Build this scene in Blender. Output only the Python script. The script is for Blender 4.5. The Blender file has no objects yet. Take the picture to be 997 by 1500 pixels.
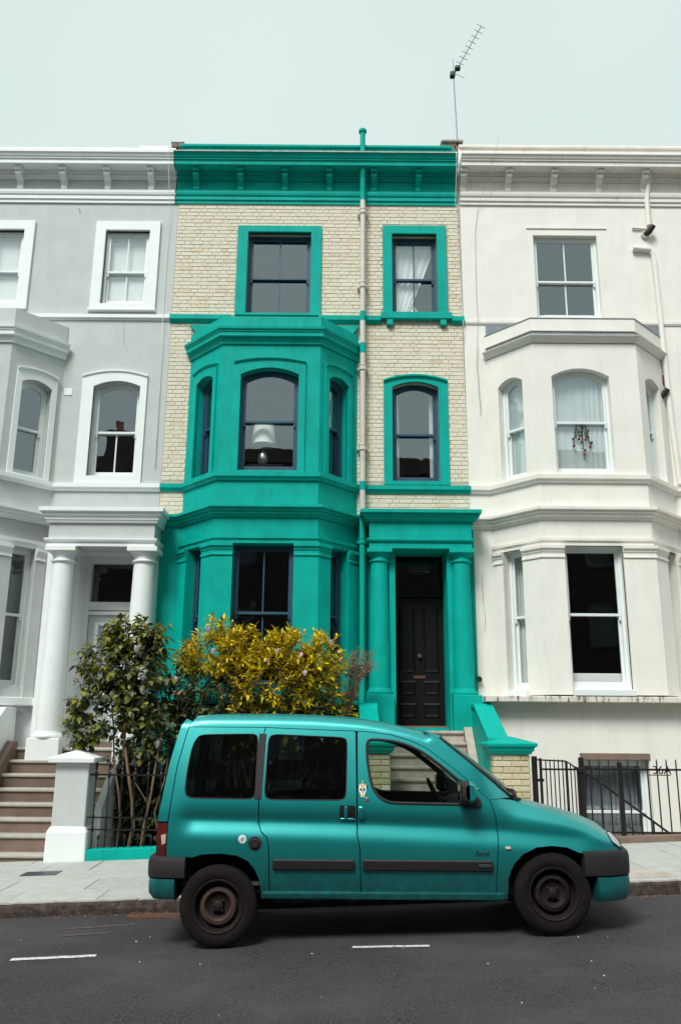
import bpy, bmesh, math, random
from mathutils import Vector, Matrix, geometry
R = math.radians
rnd = random.Random(7)
sc = bpy.context.scene
COL = sc.collection

# ------------------------------------------------------------------ camera
CAM_H, PITCH, ROLL, FPX = 1.59, 14.8, 0.45, 1250.0
cam_d = bpy.data.cameras.new('camera')
cam = bpy.data.objects.new('camera', cam_d); COL.objects.link(cam)
cam_d.sensor_fit = 'VERTICAL'; cam_d.sensor_height = 36.0
cam_d.lens = 36.0 * FPX / 1500.0
cam_d.clip_start, cam_d.clip_end = 0.1, 2000.0
cam.matrix_world = (Matrix.Translation((0, 0, CAM_H)) @ Matrix.Rotation(R(90 + PITCH), 4, 'X')
                    @ Matrix.Rotation(R(ROLL), 4, 'Z'))
sc.camera = cam

# ------------------------------------------------------------------ sky and sun (bright overcast)
SUN_EL, SUN_AZ = 51.0, -24.0            # azimuth measured from straight behind the camera, minus = from the left
world = bpy.data.worlds.new('World'); sc.world = world; world.use_nodes = True
wn, wl = world.node_tree.nodes, world.node_tree.links
wn.clear()
sky = wn.new('ShaderNodeTexSky'); sky.sky_type = 'NISHITA'; sky.sun_disc = False
sky.sun_elevation = R(SUN_EL); sky.sun_rotation = R(180 - SUN_AZ)
sky.air_density = 1.0; sky.dust_density = 3.0
tc = wn.new('ShaderNodeTexCoord')
cn = wn.new('ShaderNodeTexNoise'); cn.inputs['Scale'].default_value = 2.2; cn.inputs['Detail'].default_value = 5
cr = wn.new('ShaderNodeValToRGB')
cr.color_ramp.elements[0].color = (2.86, 3.34, 3.20, 1); cr.color_ramp.elements[0].position = 0.3
cr.color_ramp.elements[1].color = (3.12, 3.60, 3.46, 1); cr.color_ramp.elements[1].position = 0.7
mx = wn.new('ShaderNodeMixRGB'); mx.inputs[0].default_value = 0.96
bg = wn.new('ShaderNodeBackground'); bg.inputs['Strength'].default_value = 0.107
wo = wn.new('ShaderNodeOutputWorld')
wl.new(tc.outputs['Generated'], cn.inputs['Vector']); wl.new(cn.outputs['Fac'], cr.inputs[0])
wl.new(sky.outputs[0], mx.inputs[1]); wl.new(cr.outputs[0], mx.inputs[2])
wl.new(mx.outputs[0], bg.inputs['Color']); wl.new(bg.outputs[0], wo.inputs[0])
sun_d = bpy.data.lights.new('sun', 'SUN'); sun_d.energy = 1.5; sun_d.angle = R(21)
sun_d.color = (0.985, 1.0, 0.965)
sun = bpy.data.objects.new('sun', sun_d); COL.objects.link(sun)
a = R(SUN_AZ)
sdir = Vector((math.sin(a) * math.cos(R(SUN_EL)), -math.cos(a) * math.cos(R(SUN_EL)), math.sin(R(SUN_EL))))
sun.rotation_euler = sdir.to_track_quat('Z', 'Y').to_euler()
sun.location = (0, -10, 40)
sc.view_settings.view_transform = 'Standard'; sc.view_settings.look = 'None'
sc.view_settings.exposure = 1.20; sc.view_settings.gamma = 1.0
sc.view_settings.use_curve_mapping = False

# ------------------------------------------------------------------ materials
def nodes(name):
    m = bpy.data.materials.new(name); m.use_nodes = True
    nt = m.node_tree
    return m, nt, nt.nodes['Principled BSDF']

def mat(name, col, rough=0.6, var=0.12, scale=6.0, bump=0.0, bscale=60.0, metal=0.0, coat=0.0,
        dirt=None, dirt_amt=0.5, dirt_scale=2.0, dirt_lo=0.55, dirt_hi=0.75, rnd_obj=0.0, stretch=None, spec=None):
    """Base colour varied by noise, an optional irregular dirt colour and a fine bump."""
    m, nt, p = nodes(name); N, L = nt.nodes, nt.links
    p.inputs['Roughness'].default_value = rough; p.inputs['Metallic'].default_value = metal
    if spec is not None: p.inputs['Specular IOR Level'].default_value = spec
    if coat: p.inputs['Coat Weight'].default_value = coat; p.inputs['Coat Roughness'].default_value = 0.08
    t = N.new('ShaderNodeTexCoord')
    n = N.new('ShaderNodeTexNoise'); n.inputs['Scale'].default_value = scale; n.inputs['Detail'].default_value = 6
    L.new(t.outputs['Object'], n.inputs['Vector'])
    r = N.new('ShaderNodeValToRGB'); e = r.color_ramp.elements
    e[0].position, e[1].position = 0.3, 0.7
    e[0].color = tuple(c * (1 - var) for c in col) + (1,); e[1].color = tuple(min(1, c * (1 + var)) for c in col) + (1,)
    L.new(n.outputs['Fac'], r.inputs[0]); out = r.outputs[0]
    if dirt:
        mp = N.new('ShaderNodeMapping'); L.new(t.outputs['Object'], mp.inputs[0])
        mp.inputs['Scale'].default_value = stretch or (1, 1, 1)
        n2 = N.new('ShaderNodeTexNoise'); n2.inputs['Scale'].default_value = dirt_scale
        n2.inputs['Detail'].default_value = 9; n2.inputs['Roughness'].default_value = 0.65
        L.new(mp.outputs[0], n2.inputs['Vector'])
        r2 = N.new('ShaderNodeValToRGB'); f = r2.color_ramp.elements
        f[0].position, f[1].position = dirt_lo, dirt_hi
        f[0].color = (0, 0, 0, 1); f[1].color = (dirt_amt,) * 3 + (1,)
        L.new(n2.outputs['Fac'], r2.inputs[0])
        mxx = N.new('ShaderNodeMixRGB'); mxx.inputs[2].default_value = tuple(dirt) + (1,)
        L.new(r2.outputs[0], mxx.inputs[0]); L.new(out, mxx.inputs[1]); out = mxx.outputs[0]
    if rnd_obj:
        oi = N.new('ShaderNodeObjectInfo'); ge = N.new('ShaderNodeNewGeometry')
        ad = N.new('ShaderNodeMath'); ad.operation = 'ADD'
        L.new(oi.outputs['Random'], ad.inputs[0]); L.new(ge.outputs['Random Per Island'], ad.inputs[1])
        fr = N.new('ShaderNodeMath'); fr.operation = 'FRACT'; L.new(ad.outputs[0], fr.inputs[0])
        mr = N.new('ShaderNodeMapRange'); mr.inputs['To Min'].default_value = 1 - rnd_obj; mr.inputs['To Max'].default_value = 1 + rnd_obj
        L.new(fr.outputs[0], mr.inputs['Value'])
        hs = N.new('ShaderNodeHueSaturation'); L.new(mr.outputs[0], hs.inputs['Value']); L.new(out, hs.inputs['Color'])
        out = hs.outputs[0]
    L.new(out, p.inputs['Base Color'])
    if bump:
        nb = N.new('ShaderNodeTexNoise'); nb.inputs['Scale'].default_value = bscale; nb.inputs['Detail'].default_value = 4
        L.new(t.outputs['Object'], nb.inputs['Vector'])
        b = N.new('ShaderNodeBump'); b.inputs['Strength'].default_value = bump; b.inputs['Distance'].default_value = 0.01
        L.new(nb.outputs['Fac'], b.inputs['Height']); L.new(b.outputs[0], p.inputs['Normal'])
    return m

def ramp_island(name, stops, rough=0.6, bump=0.2, trans=0.0, fine=0.15):
    """Colour picked per piece (per object and per loose piece) from a ramp."""
    m, nt, p = nodes(name); N, L = nt.nodes, nt.links
    p.inputs['Roughness'].default_value = rough
    oi = N.new('ShaderNodeObjectInfo'); ge = N.new('ShaderNodeNewGeometry')
    ad = N.new('ShaderNodeMath'); ad.operation = 'ADD'
    L.new(oi.outputs['Random'], ad.inputs[0]); L.new(ge.outputs['Random Per Island'], ad.inputs[1])
    fr = N.new('ShaderNodeMath'); fr.operation = 'FRACT'; L.new(ad.outputs[0], fr.inputs[0])
    r = N.new('ShaderNodeValToRGB'); e = r.color_ramp.elements
    while len(e) < len(stops): e.new(0.5)
    for el, (po, c) in zip(e, stops): el.position = po; el.color = tuple(c) + (1,)
    L.new(fr.outputs[0], r.inputs[0])
    t = N.new('ShaderNodeTexCoord'); n = N.new('ShaderNodeTexNoise'); n.inputs['Scale'].default_value = 35; n.inputs['Detail'].default_value = 5
    L.new(t.outputs['Object'], n.inputs['Vector'])
    mr = N.new('ShaderNodeMapRange'); mr.inputs['To Min'].default_value = 1 - fine; mr.inputs['To Max'].default_value = 1 + fine
    L.new(n.outputs['Fac'], mr.inputs['Value'])
    hs = N.new('ShaderNodeHueSaturation'); L.new(mr.outputs[0], hs.inputs['Value']); L.new(r.outputs[0], hs.inputs['Color'])
    L.new(hs.outputs[0], p.inputs['Base Color'])
    b = N.new('ShaderNodeBump'); b.inputs['Strength'].default_value = bump; b.inputs['Distance'].default_value = 0.01
    L.new(n.outputs['Fac'], b.inputs['Height']); L.new(b.outputs[0], p.inputs['Normal'])
    if trans:
        tr = N.new('ShaderNodeBsdfTranslucent'); L.new(hs.outputs[0], tr.inputs[0])
        ms = N.new('ShaderNodeMixShader'); ms.inputs[0].default_value = trans
        o = N['Material Output']; L.new(p.outputs[0], ms.inputs[1]); L.new(tr.outputs[0], ms.inputs[2]); L.new(ms.outputs[0], o.inputs[0])
    return m

def glass(name, refl, tint, rough=0.01, wave=0.02, rcol=(0.86, 0.94, 1.0)):
    m = bpy.data.materials.new(name); m.use_nodes = True
    N, L = m.node_tree.nodes, m.node_tree.links; N.clear()
    o = N.new('ShaderNodeOutputMaterial'); tr = N.new('ShaderNodeBsdfTransparent'); tr.inputs[0].default_value = tuple(tint) + (1,)
    gl = N.new('ShaderNodeBsdfGlossy'); gl.inputs['Roughness'].default_value = rough; gl.inputs[0].default_value = tuple(rcol) + (1,)
    t = N.new('ShaderNodeTexCoord'); n = N.new('ShaderNodeTexNoise'); n.inputs['Scale'].default_value = 1.6
    b = N.new('ShaderNodeBump'); b.inputs['Strength'].default_value = wave; b.inputs['Distance'].default_value = 0.1
    L.new(t.outputs['Object'], n.inputs['Vector']); L.new(n.outputs['Fac'], b.inputs['Height']); L.new(b.outputs[0], gl.inputs['Normal'])
    lw = N.new('ShaderNodeLayerWeight'); lw.inputs['Blend'].default_value = 0.5
    pw = N.new('ShaderNodeMath'); pw.operation = 'POWER'; pw.inputs[1].default_value = 5.0; L.new(lw.outputs['Facing'], pw.inputs[0])
    fr = N.new('ShaderNodeMath'); fr.operation = 'MULTIPLY_ADD'; fr.inputs[1].default_value = 0.9; fr.inputs[2].default_value = 0.04; L.new(pw.outputs[0], fr.inputs[0])
    ad = N.new('ShaderNodeMath'); ad.operation = 'ADD'; ad.use_clamp = True; ad.inputs[1].default_value = refl
    L.new(fr.outputs[0], ad.inputs[0])
    ms = N.new('ShaderNodeMixShader'); L.new(ad.outputs[0], ms.inputs[0])
    L.new(tr.outputs[0], ms.inputs[1]); L.new(gl.outputs[0], ms.inputs[2]); L.new(ms.outputs[0], o.inputs[0])
    return m

M = {}
M['green'] = mat('green_masonry_paint', (0.0005, 0.372, 0.312), 0.6, 0.10, 3.0, 0.35, 60, dirt=(0.003, 0.23, 0.185), dirt_amt=0.6, dirt_scale=3.0, stretch=(2.6, 2.6, 0.5), dirt_lo=0.5, dirt_hi=0.78, spec=0.12)
M['white'] = mat('white_masonry_paint', (0.80, 0.82, 0.81), 0.55, 0.03, 4.0, 0.15, 90)
M['grey'] = mat('grey_render', (0.53, 0.55, 0.535), 0.75, 0.05, 3.0, 0.4, 110, dirt=(0.44, 0.45, 0.43), dirt_amt=0.4, dirt_scale=2.0, stretch=(2.2, 2.2, 0.6), dirt_lo=0.5, dirt_hi=0.8)
M['cream'] = mat('cream_masonry_paint', (0.81, 0.780, 0.722), 0.6, 0.04, 2.5, 0.4, 60, dirt=(0.60, 0.52, 0.44), dirt_amt=0.32, dirt_scale=2.5, stretch=(3.5, 3.5, 0.6), dirt_lo=0.52, dirt_hi=0.8)
M['cream_trim'] = mat('cream_trim_paint', (0.79, 0.745, 0.69), 0.6, 0.06, 3.0, 0.3, 60, dirt=(0.24, 0.17, 0.13), dirt_amt=0.4, dirt_scale=5.0, stretch=(2, 2, 0.8), dirt_lo=0.58, dirt_hi=0.78)
M['ledge'] = mat('stained_cream_ledge', (0.70, 0.64, 0.58), 0.7, 0.1, 8.0, 0.5, 50, dirt=(0.05, 0.03, 0.025), dirt_amt=0.9, dirt_scale=7.0, stretch=(2.2, 1, 0.35), dirt_lo=0.52, dirt_hi=0.62)
M['lead'] = mat('lead_flashing', (0.20, 0.23, 0.26), 0.55, 0.2, 5.0, 0.2, 30)
M['lead_pale'] = mat('weathered_lead', (0.42, 0.42, 0.40), 0.7, 0.3, 14.0, 0.3, 30)
M['mortar'] = mat('lime_mortar', (0.50, 0.425, 0.335), 0.9, 0.2, 9.0, 0.4, 120)
M['brick'] = ramp_island('cream_stock_brick', [(0.0, (0.69, 0.62, 0.49)), (0.25, (0.72, 0.655, 0.53)), (0.55, (0.71, 0.645, 0.525)), (0.91, (0.74, 0.68, 0.56)), (0.97, (0.69, 0.58, 0.42)), (1.0, (0.65, 0.52, 0.38))], 0.85, 0.3)
M['pier_brick'] = ramp_island('yellow_stock_brick', [(0.0, (0.45, 0.38, 0.21)), (0.3, (0.56, 0.50, 0.33)), (0.6, (0.52, 0.45, 0.28)), (0.85, (0.62, 0.56, 0.41)), (1.0, (0.40, 0.31, 0.18))], 0.9, 0.6, fine=0.3)
M['navy'] = mat('navy_window_paint', (0.022, 0.075, 0.125), 0.4, 0.15, 8.0)
M['white_frame'] = mat('white_window_paint', (0.76, 0.80, 0.79), 0.4, 0.03, 6.0)
M['door_black'] = mat('black_door_paint', (0.007, 0.0055, 0.0055), 0.5, 0.2, 8.0, spec=0.2)
M['door_grey'] = mat('pale_grey_door_paint', (0.50, 0.56, 0.58), 0.45, 0.04, 5.0)
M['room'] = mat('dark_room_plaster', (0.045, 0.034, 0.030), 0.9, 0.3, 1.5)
M['pane'] = glass('window_pane', 0.09, (0.97, 0.98, 0.975))
M['pane_dark'] = glass('ground_floor_pane', 0.015, (0.93, 0.93, 0.92))
M['blind'] = mat('white_blind', (0.90, 0.91, 0.90), 0.8, 0.02, 3.0)
M['curtain'] = mat('white_net_curtain', (0.62, 0.66, 0.66), 0.9, 0.08, 3.0)
M['curtain_grey'] = mat('grey_curtain', (0.27, 0.30, 0.34), 0.9, 0.15, 6.0)
M['pipe_white'] = mat('pinkish_pipe_paint', (0.64, 0.57, 0.51), 0.5, 0.08, 6.0, dirt=(0.4, 0.32, 0.27), dirt_amt=0.5, dirt_scale=4)
M['iron'] = mat('black_iron', (0.007, 0.005, 0.005), 0.45, 0.3, 12.0, 0.2, 80)
M['rust'] = mat('rusty_iron', (0.12, 0.05, 0.03), 0.8, 0.5, 20.0, 0.3, 80)
M['stone'] = mat('worn_step_stone', (0.42, 0.36, 0.31), 0.85, 0.22, 6.0, 0.5, 50, dirt=(0.22, 0.17, 0.14), dirt_amt=0.6, dirt_scale=4)
M['tread'] = mat('step_tread_stone', (0.42, 0.395, 0.35), 0.85, 0.12, 8.0, 0.4, 60)
M['riser'] = mat('brown_step_stone', (0.185, 0.125, 0.098), 0.85, 0.22, 3.0, 0.4, 60, rnd_obj=0.12)
M['terracotta'] = mat('terracotta_tile', (0.42, 0.19, 0.12), 0.8, 0.2, 10.0)
M['soil'] = mat('dark_soil', (0.03, 0.022, 0.018), 0.95, 0.4, 9.0, 0.8, 40)
M['asphalt'] = mat('asphalt', (0.047, 0.040, 0.044), 0.88, 0.8, 75.0, 1.0, 150, dirt=(0.088, 0.078, 0.081), dirt_amt=0.75, dirt_scale=0.8, dirt_lo=0.42, dirt_hi=0.72, spec=0.3)
M['slab'] = mat('concrete_paving', (0.40, 0.405, 0.38), 0.85, 0.09, 7.0, 0.4, 90, dirt=(0.34, 0.32, 0.28), dirt_amt=0.55, dirt_scale=1.8, rnd_obj=0.05)
M['joint'] = mat('dirty_joint_sand', (0.32, 0.305, 0.275), 0.95, 0.2, 10.0)
M['kerb'] = mat('granite_kerb', (0.30, 0.27, 0.24), 0.85, 0.25, 20.0, 0.7, 60, rnd_obj=0.1)
M['kerb_face'] = mat('grimy_kerb_face', (0.040, 0.027, 0.021), 0.9, 0.5, 16.0, 1.0, 45, dirt=(0.15, 0.10, 0.08), dirt_amt=0.6, dirt_scale=14, dirt_lo=0.5, dirt_hi=0.75)
M['road_paint'] = mat('worn_white_road_paint', (0.60, 0.60, 0.57), 0.8, 0.2, 30.0, dirt=(0.2, 0.19, 0.19), dirt_amt=0.9, dirt_scale=25, dirt_lo=0.52, dirt_hi=0.62)
M['pink_paint'] = mat('faded_pink_marking', (0.13, 0.070, 0.072), 0.85, 0.3, 30.0, dirt=(0.06, 0.055, 0.058), dirt_amt=1, dirt_scale=22, dirt_lo=0.42, dirt_hi=0.56)
M['bark'] = mat('brown_bark', (0.20, 0.115, 0.075), 0.9, 0.3, 18.0, 0.6, 60)
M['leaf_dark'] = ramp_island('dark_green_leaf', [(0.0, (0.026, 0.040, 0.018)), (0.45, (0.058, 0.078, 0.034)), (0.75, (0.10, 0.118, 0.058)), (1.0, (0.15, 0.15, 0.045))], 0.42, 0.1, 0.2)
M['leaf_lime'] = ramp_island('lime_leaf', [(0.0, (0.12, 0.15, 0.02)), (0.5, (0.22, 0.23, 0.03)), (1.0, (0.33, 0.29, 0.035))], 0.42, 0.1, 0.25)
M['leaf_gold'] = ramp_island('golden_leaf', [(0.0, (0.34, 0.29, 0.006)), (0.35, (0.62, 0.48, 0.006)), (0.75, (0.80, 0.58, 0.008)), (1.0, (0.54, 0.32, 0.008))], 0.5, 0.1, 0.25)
M['petal'] = mat('pale_pink_petal', (0.72, 0.56, 0.60), 0.6, 0.15, 30.0)
M['dry'] = ramp_island('dried_twig', [(0.0, (0.14, 0.07, 0.05)), (1.0, (0.27, 0.14, 0.09))], 0.9, 0.1)
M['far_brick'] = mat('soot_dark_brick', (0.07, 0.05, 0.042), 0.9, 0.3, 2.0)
M['dark_metal'] = mat('dark_grey_metal', (0.06, 0.07, 0.09), 0.45, 0.1, 10.0, metal=0.6)
M['plastic_dark'] = mat('dark_spout_plastic', (0.03, 0.022, 0.022), 0.5, 0.2, 10.0)
# car
def car_paint():
    m, nt, p = nodes('teal_metallic_car_paint'); N, L = nt.nodes, nt.links
    p.inputs['Base Color'].default_value = (0.002, 0.33, 0.325, 1)
    p.inputs['Metallic'].default_value = 0.66; p.inputs['Roughness'].default_value = 0.40
    p.inputs['Coat Weight'].default_value = 0.6; p.inputs['Coat Roughness'].default_value = 0.30; p.inputs['Coat IOR'].default_value = 1.75
    t = N.new('ShaderNodeTexCoord'); n = N.new('ShaderNodeTexNoise'); n.inputs['Scale'].default_value = 3.0; n.inputs['Detail'].default_value = 6
    L.new(t.outputs['Object'], n.inputs['Vector'])
    r = N.new('ShaderNodeMapRange'); r.inputs['To Min'].default_value = 0.34; r.inputs['To Max'].default_value = 0.50
    L.new(n.outputs['Fac'], r.inputs['Value']); L.new(r.outputs[0], p.inputs['Roughness'])
    # road grime on the lowest panels, toned dark to paint in their downturned shade
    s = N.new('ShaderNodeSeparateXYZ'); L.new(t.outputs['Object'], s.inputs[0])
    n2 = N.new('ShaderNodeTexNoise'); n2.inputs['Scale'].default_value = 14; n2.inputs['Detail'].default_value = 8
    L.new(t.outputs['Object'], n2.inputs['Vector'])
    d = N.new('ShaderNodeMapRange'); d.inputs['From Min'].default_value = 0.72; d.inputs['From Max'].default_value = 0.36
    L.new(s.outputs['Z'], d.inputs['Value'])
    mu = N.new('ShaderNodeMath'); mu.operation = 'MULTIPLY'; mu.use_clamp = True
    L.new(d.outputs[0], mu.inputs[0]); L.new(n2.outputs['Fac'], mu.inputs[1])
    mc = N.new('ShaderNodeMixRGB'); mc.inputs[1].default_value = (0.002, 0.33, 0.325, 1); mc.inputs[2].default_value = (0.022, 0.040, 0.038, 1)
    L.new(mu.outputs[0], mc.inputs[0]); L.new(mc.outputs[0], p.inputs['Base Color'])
    return m
M['paint'] = car_paint()
M['trim'] = mat('weathered_bumper_plastic', (0.014, 0.010, 0.011), 0.65, 0.15, 14.0, 0.1, 120)
M['rubber'] = mat('black_rubber', (0.016, 0.014, 0.014), 0.75, 0.2, 20.0, 0.2, 80)
M['tyre'] = mat('dusty_tyre_rubber', (0.010, 0.0075, 0.007), 0.9, 0.25, 16.0, 0.3, 80, spec=0.2)
M['rim'] = mat('dark_steel_rim', (0.012, 0.0085, 0.008), 0.7, 0.3, 12.0, 0.2, 60, spec=0.25, dirt=(0.05, 0.028, 0.02), dirt_amt=0.6, dirt_scale=9, dirt_lo=0.52, dirt_hi=0.75)
M['rim_rust'] = mat('rusty_brown_steel', (0.055, 0.028, 0.019), 0.75, 0.3, 12.0, 0.3, 60)
M['black'] = mat('black_void_liner', (0.006, 0.005, 0.005), 0.95, 0.1, 5.0)
M['car_glass'] = glass('clear_car_glass', 0.0, (0.66, 0.72, 0.69), wave=0.0)
M['car_glass_dark'] = glass('tinted_car_glass', 0.035, (0.26, 0.28, 0.27), wave=0.0)
M['lamp_lens'] = mat('headlight_lens', (0.36, 0.38, 0.38), 0.2, 0.06, 20.0, coat=0.5)
M['tail_red'] = mat('dark_red_tail_lens', (0.10, 0.012, 0.010), 0.25, 0.2, 12.0, coat=0.4)
M['amber'] = mat('amber_lens', (0.62, 0.42, 0.32), 0.3, 0.1, 12.0)
M['chrome'] = mat('bright_metal', (0.6, 0.6, 0.6), 0.25, 0.05, 12.0, metal=0.9)
M['seat'] = mat('grey_seat_cloth', (0.05, 0.048, 0.05), 0.95, 0.3, 30.0)
M['sticker'] = mat('white_sticker', (0.72, 0.76, 0.75), 0.5, 0.05, 12.0)
M['ink'] = mat('black_print', (0.02, 0.02, 0.025), 0.6, 0.1, 12.0)
M['gold_print'] = mat('yellow_print', (0.75, 0.45, 0.03), 0.6, 0.1, 12.0)
M['red_print'] = mat('pink_red_print', (0.55, 0.08, 0.10), 0.6, 0.1, 12.0)
M['mirror'] = mat('mirror_face', (0.7, 0.7, 0.7), 0.03, 0.0, 5.0, metal=1.0)
M['lamp_shade'] = mat('cream_lamp_shade', (0.90, 0.90, 0.85), 0.8, 0.03, 5.0)

# ------------------------------------------------------------------ mesh helpers
def root_loc(o):
    while o.parent: o = o.parent
    return o.location
def link(o, parent=None):
    COL.objects.link(o)
    if parent: o.parent = parent
    return o
class MB:
    def __init__(s, xf=None): s.v = []; s.f = []; s.xf = xf
    def P(s, p):
        q = s.xf(*p) if s.xf else p
        s.v.append(tuple(q)); return len(s.v) - 1
    def face(s, pts): s.f.append([s.P(p) for p in pts])
    def box(s, x0, x1, y0, y1, z0, z1, skip=''):
        i = [s.P(p) for p in ((x0,y0,z0),(x1,y0,z0),(x1,y1,z0),(x0,y1,z0),(x0,y0,z1),(x1,y0,z1),(x1,y1,z1),(x0,y1,z1))]
        F = dict(b=(0,3,2,1), t=(4,5,6,7), f=(0,1,5,4), k=(2,3,7,6), l=(3,0,4,7), r=(1,2,6,5))
        for k, q in F.items():
            if k not in skip: s.f.append([i[j] for j in q])
        return s
    def loft(s, rings, closed=True, caps=True):
        n = len(rings[0]); idx = [[s.P(p) for p in r] for r in rings]
        for a, b in zip(idx, idx[1:]):
            for j in range(n if closed else n - 1):
                k = (j + 1) % n; s.f.append([a[j], a[k], b[k], b[j]])
        if caps and closed: s.f.append(idx[0][::-1]); s.f.append(idx[-1])
        return s
    def prism(s, poly, axis, a, b):
        """polygon of 2D points extruded from a to b along axis 'x' (y,z pts), 'y' (x,z pts) or 'z' (x,y pts)"""
        mk = dict(x=lambda p, t: (t, p[0], p[1]), y=lambda p, t: (p[0], t, p[1]), z=lambda p, t: (p[0], p[1], t))[axis]
        return s.loft([[mk(p, a) for p in poly], [mk(p, b) for p in poly]])
    def tube(s, pts, r, n=8, caps=True):
        pts = [Vector(p) for p in pts]; rings = []
        rs = r if isinstance(r, (list, tuple)) else [r] * len(pts)
        up = Vector((0.31, 0.22, 0.93)).normalized(); pa = None
        for i, p in enumerate(pts):
            t = (pts[min(i + 1, len(pts) - 1)] - pts[max(i - 1, 0)]).normalized()
            a = (up - t * up.dot(t)) if pa is None else (pa - t * pa.dot(t))
            if a.length < 1e-4: a = t.orthogonal()
            a.normalize(); pa = a; b = t.cross(a)
            rings.append([tuple(p + (a * math.cos(2*math.pi*k/n) + b * math.sin(2*math.pi*k/n)) * rs[i]) for k in range(n)])
        return s.loft(rings, True, caps)
    def lathe(s, c, prof, n=24, axis='z', caps=True):
        """prof: (radius, offset along axis) from one end to the other"""
        rings = []
        for r, h in prof:
            ring = []
            for k in range(n):
                a = 2 * math.pi * k / n; u, w = r * math.cos(a), r * math.sin(a)
                ring.append((c[0]+u, c[1]+w, c[2]+h) if axis == 'z' else (c[0]+u, c[1]+h, c[2]+w))
            rings.append(ring)
        return s.loft(rings, True, caps)
    def sweep(s, path, prof):
        """moulding: profile of (out, z) run along a plan path; out is to the right of travel, mitred"""
        P = [Vector(p) for p in path]; n = len(P); rings = []
        for i in range(n):
            d0 = (P[i] - P[i-1]).normalized() if i else None
            d1 = (P[i+1] - P[i]).normalized() if i < n - 1 else None
            d0 = d0 or d1; d1 = d1 or d0
            n0, n1 = Vector((d0.y, -d0.x)), Vector((d1.y, -d1.x))
            m = (n0 + n1).normalized(); k = 1 / max(0.3, m.dot(n0))
            rings.append([(P[i].x + m.x*o*k, P[i].y + m.y*o*k, z) for o, z in prof])
        return s.loft(rings, True, True)
    def poly(s, loops, mp):
        """triangulate outer loop with holes; mp maps 2D -> point"""
        L3 = [[Vector((p[0], p[1], 0)) for p in l] for l in loops]
        flat = [p for l in loops for p in l]; base = [s.P(mp(p)) for p in flat]
        for t in geometry.tessellate_polygon(L3): s.f.append([base[i] for i in t])
        return s
    def ring(s, lo, li, w0, w1):
        """frame between outer loop lo and inner loop li (same count, (u,z)), from depth w0 (back) to w1 (front)"""
        n = len(lo)
        A = [[s.P((p[0], w, p[1])) for p in l] for l, w in ((lo, w0), (lo, w1), (li, w1), (li, w0))]
        for a, b in zip(A, A[1:]):
            for j in range(n): k = (j+1) % n; s.f.append([a[j], a[k], b[k], b[j]])
        return s
    def build(s, name, m, parent=None, smooth=False, bevel=0.0, kind=None, label=None, weld=False, recalc=True):
        off = root_loc(parent) if parent else Vector((0, 0, 0))
        me = bpy.data.meshes.new(name)
        me.from_pydata([(x - off[0], y - off[1], z - off[2]) for x, y, z in s.v], [], s.f)
        if recalc or weld:
            b = bmesh.new(); b.from_mesh(me)
            if weld: bmesh.ops.remove_doubles(b, verts=b.verts, dist=0.0005)
            if recalc: bmesh.ops.recalc_face_normals(b, faces=b.faces)
            b.to_mesh(me); b.free()
        if smooth:
            me.polygons.foreach_set('use_smooth', [True] * len(me.polygons))
            if smooth is not True:
                me.set_sharp_from_angle(angle=R(smooth))
        for mm in (m if isinstance(m, (list, tuple)) else [m]): me.materials.append(M[mm])
        o = bpy.data.objects.new(name, me); link(o, parent)
        if bevel:
            bv = o.modifiers.new('edge', 'BEVEL'); bv.width = bevel; bv.segments = 2; bv.limit_method = 'ANGLE'; bv.angle_limit = R(40)
        if kind: o['kind'] = kind
        if label: o['label'] = label
        return o

def tag(o, label=None, cat=None, group=None, kind=None):
    if label: o['label'] = label
    if cat: o['category'] = cat
    if group: o['group'] = group
    if kind: o['kind'] = kind
    return o
def thing(name, loc, label, cat, group=None):
    o = bpy.data.objects.new(name, None); o.location = loc; o.empty_display_size = 0.2; link(o)
    return tag(o, label, cat, group)
def inst(o, parent, loc, rot=None, scale=None):
    c = o.copy(); COL.objects.link(c); c.parent = parent; c.location = loc
    if rot: c.rotation_euler = rot
    if scale: c.scale = scale
    return c
def text_mesh(s, size, shear=0.0, extrude=0.003):
    cu = bpy.data.curves.new('lettering', 'FONT'); cu.body = s; cu.size = size; cu.shear = shear; cu.extrude = extrude
    cu.align_x = 'CENTER'; cu.resolution_u = 3
    t = bpy.data.objects.new('lettering', cu); COL.objects.link(t)
    bpy.context.view_layer.update()
    me = bpy.data.meshes.new_from_object(t.evaluated_get(bpy.context.evaluated_depsgraph_get()))
    bpy.data.objects.remove(t); bpy.data.curves.remove(cu)
    return me

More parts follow.
